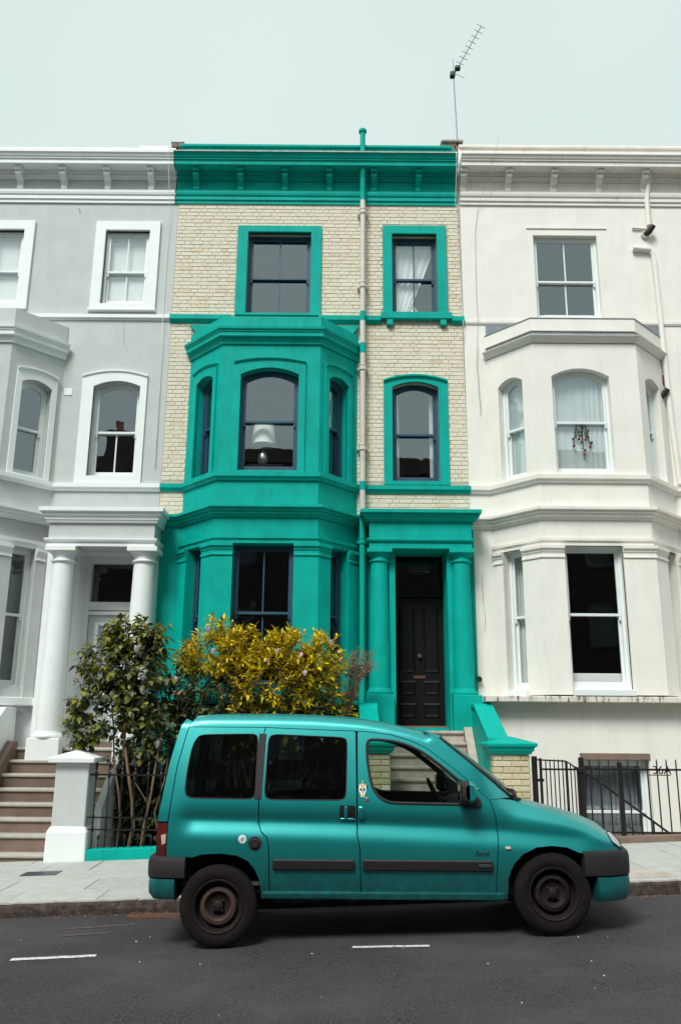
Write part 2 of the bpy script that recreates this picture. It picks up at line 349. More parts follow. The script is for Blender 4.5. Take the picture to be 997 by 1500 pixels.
# plan frames: (u along the wall, w outwards, z) -> world
def frame(p0, p1):
    a, b = Vector(p0), Vector(p1); d = (b - a).normalized(); nrm = Vector((d.y, -d.x))
    return (lambda u, w, z: (a.x + d.x*u + nrm.x*w, a.y + d.y*u + nrm.y*w, z)), (b - a).length
def loop(u0, u1, z0, z1, rise=0.0, n=10):
    """opening outline: z1 is the springing line, rise the height of the segmental arch"""
    pts = [(u0, z0), (u1, z0), (u1, z1)]
    c, h = (u0 + u1) / 2, (u1 - u0) / 2
    if rise:
        for k in range(1, n):
            t = 1 - 2 * k / n; pts.append((c + h * t, z1 + rise * (1 - t * t)))
    else:
        for k in range(1, n): pts.append((c + h * (1 - 2 * k / n), z1))
    return pts + [(u0, z1)]
def walled(mb, u0, u1, z0, z1, holes, depth):
    """wall face with openings and their reveals, in mb's own frame"""
    mb.poly([[(u0, z0), (u1, z0), (u1, z1), (u0, z1)]] + holes, lambda p: (p[0], 0, p[1]))
    for h in holes:
        for i in range(len(h)):
            a, b = h[i], h[(i + 1) % len(h)]
            mb.face([(a[0], 0, a[1]), (b[0], 0, b[1]), (b[0], -depth, b[1]), (a[0], -depth, a[1])])

def sash_window(house, xf, u0, u1, z0, z1, rise, m, rail, depth=0.13, bars=(1, 1), glassm='pane', horn=True, tops=0.04, gap_at=None):
    """double-hung sash as a part: frame > sash, pane, glazing bar"""
    a = MB(xf); fw = 0.045
    a.ring(loop(u0, u1, z0, z1, rise), loop(u0 + fw, u1 - fw, z0 + 0.06, z1 - fw, rise), -depth - 0.14, -depth)
    win = a.build('window', m, house, bevel=0.003)
    ui, uo = u0 + fw, u1 - fw
    for which, (za, zb, w, rs) in enumerate(((rail - 0.02, z1 - fw, -depth - 0.02, rise), (z0 + 0.06, rail + 0.02, -depth - 0.065, 0.0))):
        s = MB(xf); t = 0.038; tb = 0.07 if which else 0.04
        s.ring(loop(ui, uo, za, zb, rs), loop(ui + t, uo - t, za + tb, zb - tops, rs), w - 0.04, w)
        if horn and not which:
            for uu in (ui + 0.005, uo - 0.035): s.box(uu, uu + 0.03, w - 0.04, w - 0.002, za - 0.07, za)
        s.build('sash', m, win, bevel=0.003)
        nb = bars[which]
        us = [ui + t + (uo - ui - 2*t) * k / (nb + 1) for k in range(nb + 2)]
        for k in range(nb):
            c = us[k + 1]; top = zb - tops + rs * (1 - ((c - (ui+uo)/2) / ((uo-ui)/2 - t))**2) if rs else zb - tops
            MB(xf).box(c - 0.011, c + 0.011, w - 0.035, w - 0.004, za + tb, top).build('glazing_bar', m, win)
        for k in range(nb + 1):
            g = MB(xf); pu0, pu1 = us[k], us[k + 1]; mid, hw_ = (ui+uo)/2, (uo-ui)/2 - t
            zz = lambda u: zb - tops + (rs * (1 - ((u - mid) / hw_)**2) if rs else 0)
            pts = [(pu0, za + tb), (pu1, za + tb)] + [(pu1 + (pu0 - pu1) * q / 8, zz(pu1 + (pu0 - pu1) * q / 8)) for q in range(9)]
            tilt = rnd.uniform(-0.003, 0.003)
            g.loft([[(p[0], w - 0.018, p[1]) for p in pts], [(p[0], w - 0.022, p[1]) for p in pts]])
            g.build('pane', glassm, win)
    return win
def curtain(house, xf, u0, u1, z0, z1, w, m='curtain', folds=8, amp=0.02, top=0.0):
    n = folds * 6; a = MB(xf)
    r0 = [(u0 + (u1-u0)*k/n, w + amp*math.sin(k*2*math.pi/6), z0) for k in range(n + 1)]
    r1 = [(u0 + (u1-u0)*k/n, w + amp*0.6*math.sin(k*2*math.pi/6 + 0.4), z1) for k in range(n + 1)]
    a.loft([r0, r1], closed=False)
    return a.build('curtain', m, house, smooth=True, recalc=False)

def gz(x, y=0.0):                       # street slopes up to the right
    return 0.04 * x - 0.008
def pz(x, y):                           # pavement level
    return 0.04 * x + 0.105 + 0.02 * (y - 9.05)

# ------------------------------------------------------------------ ground, road, kerb, pavement
KY, PY0, PY1 = 9.05, 9.19, 11.80        # kerb front, kerb back, railing line
def sheet(name, x0, x1, y0, y1, dz, m, slope=0.04, n=2):
    a = MB(); a.face([(x0, y0, slope*x0+dz), (x1, y0, slope*x1+dz), (x1, y1, slope*x1+dz), (x0, y1, slope*x0+dz)])
    return tag(a.build(name, m, recalc=False), kind='structure')
sheet('ground', -160, 160, -160, 160, -3.2, 'soil')
sheet('road', -60, 60, -5.2, KY + 0.02, -0.008, 'asphalt')
far_pave = MB(); far_pave.loft([[(-60, -9, -2.4-0.3), (-60, -5.2, -2.4-0.3), (-60, -5.2, -2.4+0.1), (-60, -9, -2.4+0.1)], [(60, -9, 2.4-0.3), (60, -5.2, 2.4-0.3), (60, -5.2, 2.4+0.1), (60, -9, 2.4+0.1)]])
tag(far_pave.build('pavement', 'slab'), kind='structure')
pave = MB()
pave.loft([[(x, KY+0.02, pz(x, KY)-0.5), (x, PY1+0.15, pz(x, KY)-0.5), (x, PY1+0.15, pz(x, PY1)-0.012), (x, PY0-0.03, pz(x, PY0)-0.012)] for x in (-30, 30)])
pavement = tag(pave.build('pavement', 'joint'), kind='structure')
# paving slabs in staggered courses
def slab(x0, x1, y0, y1, name='paving_slab', m='slab'):
    a = MB(); g = 0.0035; j = rnd.uniform(-0.0025, 0.0025)
    c = [(x0+g, y0+g), (x1-g, y0+g), (x1-g, y1-g), (x0+g, y1-g)]
    a.loft([[(x, y, pz(x, y)-0.05) for x, y in c], [(x, y, pz(x, y)+j+rnd.uniform(-0.001, 0.001)) for x, y in c]])
    return a.build(name, m, pavement, bevel=0.004)
ys = [PY0, 9.78, 10.42, 11.06, 11.70, PY1 + 0.13]
for r in range(5):
    x = -9.3 + (0.31 if r % 2 else 0)
    while x < 8.5:
        w = rnd.choice((0.60, 0.75, 0.9, 0.9)) if r < 4 else 0.9
        slab(x, x + w, ys[r], ys[r+1]); x += w
kerb = MB(); kerb.loft([[(x, KY+0.03, gz(x)-0.3), (x, PY0-0.01, gz(x)-0.3), (x, PY0-0.01, pz(x, PY0)-0.02), (x, KY+0.03, pz(x, KY)-0.03)] for x in (-30, 30)])
kerb = tag(kerb.build('kerb', 'joint'), kind='structure')
x = -9.6
while x < 8.8:                            # rough granite kerb stones
    w = rnd.uniform(0.75, 1.05); a = MB(); n = 9; rings = []
    for k in range(n + 1):
        xx = x + 0.004 + (w - 0.008) * k / n; e = rnd.uniform(-0.010, 0.010); e2 = rnd.uniform(-0.007, 0.007)
        zt = pz(xx, PY0) + e2 * 0.4
        rings.append([(xx, PY0, gz(xx)-0.1), (xx, PY0, zt), (xx, KY+0.045+e, zt+0.001), (xx, KY+0.012+e2, zt-0.020+e*0.5), (xx, KY+e, gz(xx)+0.05), (xx, KY-0.008+e2, gz(xx)-0.1)])
    a.loft(rings)
    o = a.build('kerb_stone', ['kerb', 'kerb_face'], kerb)
    for p in o.data.polygons:
        if p.normal.y < -0.35: p.material_index = 1
    x += w
# grit and leaf litter in the gutter
a = MB()
for k in range(420):
    x = rnd.uniform(-6, 5); y = KY - abs(rnd.gauss(0.0, 0.05)) - 0.012; s = rnd.uniform(0.005, 0.016)
    z = gz(x); t = rnd.uniform(0, 6.28)
    a.loft([[(x+s*math.cos(t+q), y+s*math.sin(t+q)*0.7, z-0.002) for q in (0, 2.1, 4.2)], [(x+0.4*s*math.cos(t+q), y+0.4*s*math.sin(t+q), z+s*0.5) for q in (0, 2.1, 4.2)]])
tag(a.build('gutter_grit', 'dry'), kind='stuff')
def road_strip(name, x0, x1, y0, y1, w, m, label, cat, dz=0.004, group=None):
    a = MB(); d = Vector((x1-x0, y1-y0)).normalized(); q = Vector((-d.y, d.x)) * w / 2
    n = 12; top, bot = [], []
    for k in range(n + 1):
        t = k / n; px, py = x0+(x1-x0)*t, y0+(y1-y0)*t
        j = rnd.uniform(-0.005, 0.005) if 0 < k < n else 0
        bot.append((px-q.x, py-q.y+j, gz(px)+dz)); top.append((px+q.x, py+q.y+j, gz(px)+dz))
    a.loft([bot, top], closed=False)
    o = a.build(name, m, recalc=False); o['kind'] = 'structure'
    return o
road_strip('road_marking', -2.545, -1.89, 7.345, 7.37, 0.075, 'road_paint', '', '')
road_strip('road_marking', 0.12, 0.72, 7.35, 7.30, 0.06, 'road_paint', '', '')
road_strip('road_marking', -2.45, -1.85, 8.43, 8.52, 0.05, 'pink_paint', '', '')
road_strip('road_marking', -2.42, -1.98, 8.13, 8.21, 0.05, 'pink_paint', '', '')
chips = MB()                             # pale chips and leaf scraps lying on the tarmac
for k in range(34):
    x = rnd.uniform(-4, 5); y = rnd.uniform(5.2, 8.9); q = rnd.uniform(0.003, 0.008) * (1.5 if k < 4 else 1); t = rnd.uniform(0, 6.28); z = gz(x)
    chips.loft([[(x+q*math.cos(t+u), y+q*math.sin(t+u)*0.8, z-0.001) for u in (0, 1.5, 3.3, 4.6)], [(x+0.7*q*math.cos(t+u), y+0.6*q*math.sin(t+u), z+q*0.4) for u in (0, 1.5, 3.3, 4.6)]])
tag(chips.build('road_litter', 'sticker'), kind='stuff')
pp = MB(); c4 = ((2.55, 9.30), (3.55, 9.30), (3.30, 9.75), (2.60, 9.75))
pp.loft([[(x, y, pz(x, y)-0.01) for x, y in c4], [(x, y, pz(x, y)+0.006) for x, y in c4]])
pp.build('tarmac_patch', 'stone', pavement)
# gully grating by the kerb
gt = thing('drain_grating', (-1.70, 8.87, gz(-1.7)), 'iron drain grating in the gutter behind the van', 'drain')
g0 = MB(); 
for (xa, xb, ya, yb) in ((-2.0, -1.42, 8.77, 8.80), (-2.0, -1.42, 8.95, 8.98), (-2.0, -1.97, 8.80, 8.95), (-1.45, -1.42, 8.80, 8.95)):
    g0.box(xa, xb, ya, yb, gz(xa)-0.05, gz((xa+xb)/2)+0.012)
g0.build('frame', 'rust', gt)
MB().box(-1.98, -1.44, 8.79, 8.96, gz(-1.98)-0.03, gz(-1.98)+0.004).build('pit', 'black', gt)
bar = MB().box(-0.011, 0.011, -0.08, 0.08, -0.03, 0.012); bar = bar.build('bar', 'rust'); bar.parent = gt
for k in range(12):
    xx = -1.945 + k * 0.043
    if k: b = inst(bar, gt, (0, 0, 0))
    else: b = bar
    b.location = (xx + 1.70, 8.875 - 8.87, gz(xx) - gz(-1.7)); b.rotation_euler = (0, 0, 0.5)
# cover plate in the pavement
cv = MB(); cv.loft([[(x, y, pz(x, y)-0.02) for x, y in ((-3.72, 10.75), (-3.30, 10.75), (-3.30, 11.02), (-3.72, 11.02))], [(x, y, pz(x, y)+0.006) for x, y in ((-3.72, 10.75), (-3.30, 10.75), (-3.30, 11.02), (-3.72, 11.02))]])
tag(cv.build('cover_plate', 'dark_metal'), 'small grey metal cover set in the pavement before the white gate pier', 'manhole cover')
# front area: planting bed on the left, sunk basement yard on the right
bed = MB().box(-3.2, 0.2, PY1+0.15, 13.9, -2.6, 0.02)
tag(bed.build('garden_bed', 'soil'), kind='structure')
yard = MB().box(2.5, 8.2, PY1+0.2, 13.3, -2.6, -1.1)
tag(yard.build('basement_yard_floor', 'stone'), kind='structure')
yard = MB().box(2.5, 8.2, PY1+0.0, PY1+0.2, -2.6, 0.2)
tag(yard.build('basement_yard_wall', 'cream'), kind='structure')

# ------------------------------------------------------------------ shared house parts
F = 13.9
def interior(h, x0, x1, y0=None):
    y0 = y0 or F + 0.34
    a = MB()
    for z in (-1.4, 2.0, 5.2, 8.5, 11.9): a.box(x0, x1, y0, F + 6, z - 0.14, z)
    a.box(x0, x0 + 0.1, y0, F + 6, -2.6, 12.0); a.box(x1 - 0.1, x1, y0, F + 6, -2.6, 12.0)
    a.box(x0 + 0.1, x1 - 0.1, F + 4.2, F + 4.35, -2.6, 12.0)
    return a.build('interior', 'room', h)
def rear(h, x0, x1, m):
    a = MB(); a.box(x0, x1, F + 0.3, F + 8.5, 12.0, 12.12); a.box(x0, x1, F + 8.3, F + 8.5, -2.6, 12.0)
    a.box(x0 + 0.003, x0 + 0.09, F + 6, F + 8.3, -2.6, 12.0); a.box(x1 - 0.09, x1 - 0.003, F + 6, F + 8.3, -2.6, 12.0)
    return a.build('roof', m, h)
def top_cornice(h, x0, x1, m, mf, bx, ztop, dz=0.0, lead=None):
    pth = [(x0, F), (x1, F)]
    S = lambda pr: MB().sweep(pth, [(o, z + dz) for o, z in pr])
    S([(-.02,11.165),(.03,11.165),(.03,11.225),(.055,11.235),(.055,11.30),(.075,11.32),(.085,11.36),(.085,11.405),(-.02,11.42)]).build('frieze_moulding', m, h)
    S([(-.02,11.43),(.014,11.43),(.014,11.65),(-.02,11.65)]).build('frieze', mf, h)
    S([(-.02,11.655),(.04,11.655),(.04,11.695),(.075,11.715),(.075,11.745),(.12,11.785),(-.02,11.785)]).build('bed_moulding', m, h)
    S([(-.02,11.79),(.33,11.79),(.33,11.87),(.355,11.878),(.355,11.90),(.375,11.915),(.395,11.965),(.415,11.975),(.415,12.0),(-.02,12.03)]).build('cornice', m, h)
    if lead: S([(-.02,12.035),(.428,12.004),(.428,11.988),(.433,11.988),(.433,12.012),(-.02,12.05)]).build('cornice_lead', lead, h)
    first = None
    for cx in bx:
        if first is None:
            b = MB(); prof = [(0.0,11.43),(0.045,11.43),(0.06,11.46),(0.055,11.52),(0.085,11.57),(0.15,11.60),(0.21,11.645),(0.225,11.69),(0.205,11.715),(0.0,11.715)]
            b.prism([(F - p[0], p[1] + dz) for p in prof], 'x', cx - 0.055, cx + 0.055)
            first = b.build('bracket', m, h, bevel=0.008)
            c = MB().box(cx - 0.066, cx + 0.066, F - 0.265, F, 11.722 + dz, 11.786 + dz); c.build('bracket_cap', m, first, bevel=0.006)
            x00 = cx
        else:
            b = inst(first, h, (cx - x00, 0, 0))
            for ch in first.children: inst(ch, b, (0, 0, 0))
    MB().box(x0, x1, F + 0.012, F + 0.25, 12.0, ztop - 0.055).build('parapet', m, h)
    MB().box(x0 + 0.01, x1 - 0.06, F - 0.03, F + 0.28, ztop - 0.055, ztop).build('coping', m, h, bevel=0.012)

BAY_TOP = [(-.05,7.99),(.03,7.99),(.035,8.03),(.055,8.05),(.055,8.085),(.11,8.10),(.11,8.165),(.125,8.175),(.125,8.195),(.15,8.215),(.155,8.255),(-.05,8.275)]
BASE_C = [(-.05,4.98),(.03,4.98),(.045,5.01),(.08,5.03),(.08,5.06),(.115,5.075),(.115,5.105),(.155,5.12),(.155,5.165),(-.05,5.185)]
SILL_B = [(-.05,5.595),(.035,5.595),(.05,5.63),(.075,5.65),(.075,5.72),(-.05,5.735)]
def bay(h, A, B, C, D, mw, mt, mwin, up, lo, side_up, side_lo, sur=None, left_run=None, right_run=None, cornice=BAY_TOP, parapet_top=8.50, lead=None, blk=None, glow='pane_dark', mpil=None, zlow=2.02, bars_lo=(0, 0), bars_up=(0, 0), sidex=None):
    """three-sided canted bay over two storeys. up/lo: (u0,u1,z0,z1,rise) of the front openings in facade x; side_*: fractions along the canted faces"""
    faces = {}
    for nm, p, q in (('ab', A, B), ('bc', B, C), ('cd', C, D)): faces[nm] = frame(p, q)
    Ls = faces['ab'][1]
    ops = {}
    for nm in faces:
        xf, Ln = faces[nm]
        res = []
        for st, fr, sd in (('u', up, side_up), ('l', lo, side_lo)):
            if nm == 'bc': u0, u1 = fr[0] - B[0], fr[1] - B[0]
            else:
                u0, u1 = sd[0]*Ln, sd[1]*Ln
                if nm == 'cd': u0, u1 = Ln - u1, Ln - u0
            res.append((u0, u1, fr[2], fr[3], fr[4] * (0.75 if nm != 'bc' else 1)))
        ops[nm] = res
    wu, wl_ = MB(), MB()
    for nm in faces:
        xf, Ln = faces[nm]
        for mb_, k, za, zb in ((wu, 0, 5.10, 8.10), (wl_, 1, zlow, 5.09)):
            mb_.xf = xf; o = ops[nm][k]
            walled(mb_, 0, Ln, za, zb, [loop(*o)], 0.2)
    wu.xf = wl_.xf = None
    bw = wu.build('bay', mw, h, recalc=False)
    gw = wl_.build('ground_floor_bay', mw, h, recalc=False)
    pl = [A, B, C, D, (D[0], F + 0.3), (A[0], F + 0.3)]
    r_ = MB(); r_.prism(pl, 'z', 8.05, 8.26); r_.build('bay_roof', lead or mw, bw)
    r_ = MB(); r_.prism(pl, 'z', 5.05, 5.14); r_.build('bay_floor', 'room', bw)
    r_ = MB(); r_.prism(pl, 'z', zlow - .07, zlow + .04); r_.build('bay_floor', mw, gw)
    P = [A, B, C, D]
    MB().sweep(P, cornice).build('bay_cornice', mt, h)
    MB().sweep(P, [(-.14,8.28),(.025,8.28),(.02,parapet_top),(-.14,parapet_top)]).build('bay_parapet', blk or mw, h)
    if lead: MB().sweep(P, [(-.16,parapet_top+.003),(.03,parapet_top+.003),(.03,parapet_top+.018),(-.16,parapet_top+.018)]).build('bay_coping', lead, h)
    run = ([left_run] if left_run else []) + P + ([right_run] if right_run else [])
    MB().sweep(run, SILL_B).build('sill_band', mt, h)
    MB().sweep(run, BASE_C).build('storey_cornice', mt, h)
    MB().sweep(P, [(-.05,4.555),(.02,4.555),(.02,4.61),(.045,4.63),(.045,4.675),(-.05,4.69)]).build('architrave', mt, h)
    # pilasters with capitals: wrapped round the two front corners, and half ones at the wall
    def along(p, q, t): return (p[0] + (q[0]-p[0])*t, p[1] + (q[1]-p[1])*t)
    LB = C[0] - B[0]
    f0, f1 = (lo[0] - 0.0 - B[0]) / LB, (lo[1] - B[0]) / LB
    pils = [[along(A, B, 0.015), along(A, B, side_lo[0])], [along(A, B, side_lo[1]), B, along(B, C, f0)],
            [along(B, C, f1), C, along(C, D, 1 - side_lo[1])], [along(C, D, 1 - side_lo[0]), along(C, D, 0.985)]]
    for p in pils:
        q = MB().sweep(p, [(-.04,zlow+.04),(.045,zlow+.04),(.045,4.345),(-.04,4.345)]).build('pilaster', mpil or mw, gw)
        MB().sweep(p, [(-.04,4.35),(.06,4.35),(.065,4.365),(.06,4.385),(.05,4.39),(.05,4.43),(.065,4.45),(.065,4.47),(.095,4.50),(.095,4.55),(-.04,4.55)]).build('capital', mt, q)
    # windows
    for nm in faces:
        xf, Ln = faces[nm]
        u, l = ops[nm]
        if sur:
            t = sur if nm == 'bc' else sur * 0.8
            s = MB(xf)
            lo_ = loop(u[0]-t, u[1]+t, u[2]-0.03, u[3]+0.235, max(0.05, u[4]*0.6)); li = loop(u[0], u[1], u[2], u[3], u[4])
            s.ring(lo_, li, -0.04, 0.03)
            ws_ = s.build('window_surround', mt, bw)
            hood_mould(bw, xf, u[0]-t, u[1]+t, u[3]+0.235, max(0.05, u[4]*0.6), 0.045, 0.065, mt)
        rail = u[2] + (u[3] + u[4] - u[2]) * 0.50
        sash_window(h, xf, *u, mwin, rail, bars=bars_up if nm == 'bc' else (0, 0))
        sash_window(h, xf, *l, mwin, l[2] + (l[3]-l[2])*0.52, bars=bars_lo if nm == 'bc' else (0, 0), glassm=glow)
    return faces, ops, bw, gw

def column(h, cx, cy, z0, z1, r, m, zc):
    """Tuscan column: shaft z0..z1, base below, capital z1..zc"""
    sh = MB().lathe((cx, cy, 0), [(r*1.06, z0), (r*1.05, z0+(z1-z0)*0.3), (r*0.98, z0+(z1-z0)*0.65), (r*0.90, z1)], 36)
    sh = sh.build('column', m, h, smooth=40)
    MB().lathe((cx, cy, 0), [(r*1.32, z0-0.075), (r*1.38, z0-0.05), (r*1.32, z0-0.02), (r*1.16, z0-0.012), (r*1.10, z0+0.02), (r*1.0, z0+0.03)], 36).build('base', m, sh, smooth=40)
    h_ = zc - z1
    MB().lathe((cx, cy, 0), [(r*0.88, z1-0.01), (r*1.05, z1), (r*1.08, z1+0.015), (r*1.05, z1+0.03), (r*0.92, z1+0.04), (r*0.92, z1+h_*0.42), (r*1.02, z1+h_*0.5), (r*1.2, z1+h_*0.66)], 36).build('capital', m, sh, smooth=40)
    MB().box(cx-r*1.3, cx+r*1.3, cy-r*1.3, cy+r*1.3, zc-h_*0.33, zc).build('abacus', m, sh, bevel=0.006)
    return sh
def surround(h, xf, o, t, m, zb, zt, rise_o, name='window_surround', proj=0.05):
    s = MB(xf)
    s.ring(loop(o[0]-t, o[1]+t, zb, zt, rise_o), loop(o[0], o[1], o[2], o[3], o[4]), -0.05, proj)
    return s.build(name, m, h, bevel=0.006)
fac, _ = frame((0, F), (1, F))
def hood_mould(h, xf, u0, u1, z, rise, th, proj, m, name='hood_mould'):
    c, hh = (u0 + u1)/2, (u1 - u0)/2; rings = []
    for k in range(17):
        t = 1 - 2*k/16; u = c + hh*t; zz = z + rise*(1 - t*t)
        rings.append([(u, -0.02, zz - th), (u, proj*0.5, zz - th), (u, proj, zz - th*0.55), (u, proj, zz + 0.004), (u, -0.02, zz + 0.006)])
    a = MB(xf); a.loft(rings); return a.build(name, m, h)

# ------------------------------------------------------------------ the green and brick house
GX0, GX1 = -3.05, 2.17
H = thing('terraced_house', (-0.45, F, 0.1), 'narrow terraced house of cream brick with teal green bay, portico and cornice', 'house')
A, B, C, D = (-2.66, F), (-2.0, 13.2), (-0.36, 13.2), (0.28, F)
W1 = (-1.73, -0.575, 8.93, 10.57, 0.0); W2 = (0.905, 1.72, 8.95, 10.555, 0.0); W3 = (0.885, 1.69, 5.81, 7.53, 0.10)
w = MB(fac)
walled(w, GX0, GX1, 5.14, 12.0, [loop(*W1), loop(*W2), loop(*W3), loop(-2.45, 0.05, 5.75, 7.95)], 0.2)
w.build('wall', 'mortar', H, recalc=False)
w = MB(fac)
walled(w, GX0, GX1 + 0.05, -1.6, 5.139, [loop(-2.45, 0.05, 2.2, 4.7), loop(0.90, 1.73, 1.75, 4.58)], 0.42)
w.build('ground_floor_wall', 'green', H, recalc=False)
interior(H, GX0, GX1, F + 0.42); rear(H, GX0, GX1, 'far_brick')
# bricks: Flemish bond
def clip(spans, a, b):
    out = []
    for s, e in spans:
        if b <= s or a >= e: out.append((s, e)); continue
        if a > s: out.append((s, a))
        if b < e: out.append((b, e))
    return out
ZONES = [(-1.93, -0.40, 8.88, 10.70), (0.735, 1.925, 8.80, 10.72), (0.74, 1.86, 5.70, 7.66), (-2.655, 0.275, 5.0, 8.28),
         (GX0, GX1 + .1, 8.735, 8.885), (GX0, GX1 + .1, 5.625, 5.745), (GX0, GX1 + .1, 5.0, 5.185), (0.79, 0.92, 8.68, 8.8), (1.74, 1.87, 8.68, 8.8)]
CH = 0.0753
bricks = []
row = 0; z = 5.192
while z < 11.15:
    zc, hb = z + CH/2, CH - 0.009
    spans = [(GX0 + 0.004, GX1 - 0.03 + max(0, (9.0 - zc)) * 0.012)]
    for u0, u1, za, zb in ZONES:
        if zb > z + 0.02 and za < z + CH - 0.02: spans = clip(spans, u0, u1)
    off = GX0 - 0.4 + (0.169 if row % 2 else 0.0)
    k = 0; u = off
    while u < GX1 + 0.2:
        L = 0.2150 if k % 2 == 0 else 0.1025
        if rnd.random() < 0.10: L = 0.2150 if k % 2 else 0.1025
        for s, e in spans:
            a_, b_ = max(u, s), min(u + L, e)
            if b_ - a_ > 0.025: bricks.append((a_, b_, z + 0.005, hb, abs(b_ - a_ - L) < 1e-6))
        u += L + 0.010; k += 1
    z += CH; row += 1
def brick_mesh(name, L, hgt, dep, m, jit=0.003, rn=rnd):
    a = MB(); j = lambda: rn.uniform(-jit, jit)
    fr = [(-L/2+j(), -hgt/2+j()*0.7), (L/2+j(), -hgt/2+j()*0.7), (L/2+j(), hgt/2+j()*0.7), (-L/2+j(), hgt/2+j()*0.7)]
    d = [dep + rn.uniform(-0.002, 0.002) for _ in range(4)]; c = 0.006
    back = [(p[0], 0.0, p[1]) for p in fr]
    mid = [(p[0], -d[i] + 0.004, p[1]) for i, p in enumerate(fr)]
    front = [(p[0]*(1-2*c/L), -d[i], p[1]*(1-2*c/hgt)) for i, p in enumerate(fr)]
    a.loft([back, mid, front]); a.f.pop(-2)
    o = a.build(name, m, None); COL.objects.unlink(o)
    return o
protoS = [brick_mesh('brick', 0.215, CH - 0.009, 0.007, 'brick') for _ in range(6)]
protoH = [brick_mesh('brick', 0.1025, CH - 0.009, 0.007, 'brick') for _ in range(4)]
bricks.sort(key=lambda b: b[2])
def place(b, protos_s, protos_h, dep, m, parent, y):
    a_, b_, z_, hb, full = b
    L = b_ - a_
    if full: p = rnd.choice(protos_s if L > 0.15 else protos_h)
    else: p = brick_mesh('brick', L, hb, dep, m)
    r = root_loc(parent)
    o = p.copy(); o.name = 'brick'; COL.objects.link(o); o.parent = parent
    o.location = ((a_ + b_)/2 - r.x, y - r.y + 0.001, z_ + hb/2 - r.z)
    return o
for b in bricks[:300]: place(b, protoS, protoH, 0.007, 'brick', H, F)
rest = MB()
for a_, b_, z_, hb, full in bricks[300:]:
    j = lambda: rnd.uniform(-0.003, 0.003)
    d = F - 0.007 - rnd.uniform(-0.0015, 0.002)
    fr = [(a_+j(), z_+j()*0.7), (b_+j(), z_+j()*0.7), (b_+j(), z_+hb+j()*0.7), (a_+j(), z_+hb+j()*0.7)]
    cx_, cz_ = (a_+b_)/2, z_+hb/2; kx, kz = 1-0.012/(b_-a_), 1-0.012/hb
    rest.loft([[(p[0], F+0.001, p[1]) for p in fr], [(p[0], d+0.004, p[1]) for p in fr], [(cx_+(p[0]-cx_)*kx, d+rnd.uniform(-.0015,.0015), cz_+(p[1]-cz_)*kz) for p in fr]])
    rest.f.pop(-2)
rest.build('brickwork', 'brick', H, kind='stuff')
# top
top_cornice(H, GX0 - 0.07, GX1 - 0.06, 'green', 'green', [-2.73 + 0.826*k for k in range(6)], 12.465, lead='lead_pale')
# windows of the flat part
surround(H, fac, W1, 0.19, 'green', 8.885, 10.70, 0)
surround(H, fac, W2, 0.17, 'green', 8.95, 10.72, 0)
s = MB(fac); s.box(0.69, 1.96, -0.02, 0.10, 8.815, 8.945); s.build('window_sill', 'green', H, bevel=0.01)
for xx in (0.80, 1.75): MB(fac).prism([(xx, 8.815), (xx, 8.70), (xx+.11, 8.70), (xx+.11, 8.815)], 'y', 0, 0.085).build('sill_bracket', 'green', H, bevel=0.01)
s = MB(fac)
s.ring(loop(W3[0]-0.15, W3[1]+0.165, 5.745, 7.655, 0.10), loop(*W3), -0.05, 0.03)
hood_mould(H, fac, W3[0]-0.15, W3[1]+0.165, 7.655, 0.10, 0.045, 0.07, 'green')
s.build('window_surround', 'green', H)
sash_window(H, fac, *W1, 'navy', 9.72, bars=(1, 1))
sash_window(H, fac, *W2, 'navy', 9.72, bars=(1, 1))
sash_window(H, fac, *W3, 'navy', 6.70, bars=(0, 0))
STR = [(-.02,8.738),(.04,8.738),(.055,8.765),(.085,8.785),(.085,8.87),(-.02,8.885)]
MB().sweep([(GX0 - 0.02, F), (-1.98, F)], STR).build('string_course', 'green', H)
MB().sweep([(-0.42, F), (0.688, F)], STR).build('string_course', 'green', H)
MB().sweep([(1.962, F), (GX1 + 0.01, F)], STR).build('string_course', 'green', H)
MB().sweep([(0.33, F), (GX1 + 0.03, F)], SILL_B).build('sill_band', 'green', H)
bay(H, A, B, C, D, 'green', 'green', 'navy', (-1.675, -0.71, 5.76, 7.44, 0.12), (-1.69, -0.73, 2.30, 4.54, 0.0), (0.27, 0.78), (0.27, 0.72),
    sur=0.115, left_run=(GX0, F), bars_lo=(1, 1))
MB().box(-2.45, 0.05, F + 0.02, F + 0.4, 5.70, 5.76).build('bay_window_board', 'navy', H)
for x0, sgn in ((-2.70, 1), (0.315, -1)):
    MB().prism([(x0, 8.66), (x0 + sgn*0.36, 8.66), (x0 + sgn*0.36, 8.29), (x0 + sgn*0.10, 8.29), (x0 + sgn*0.11, 8.52)], 'y', F - 0.10, F).build('bay_roof_upstand', 'green', H)
MB().sweep([(GX0, F), A, B, C, D, (0.34, F)], [(-.05,2.06),(.10,2.06),(.13,2.09),(.13,2.15),(.06,2.19),(-.05,2.20)]).build('ground_floor_ledge', 'green', H)
MB(frame(C, D)[0]).box(0.16, 0.84, -0.14, 0.145, 2.21, 2.27).build('window_sill', 'terracotta', H, bevel=0.006)
MB(frame(A, B)[0]).box(0.16, 0.74, -0.14, 0.145, 2.21, 2.27).build('window_sill', 'terracotta', H, bevel=0.006)
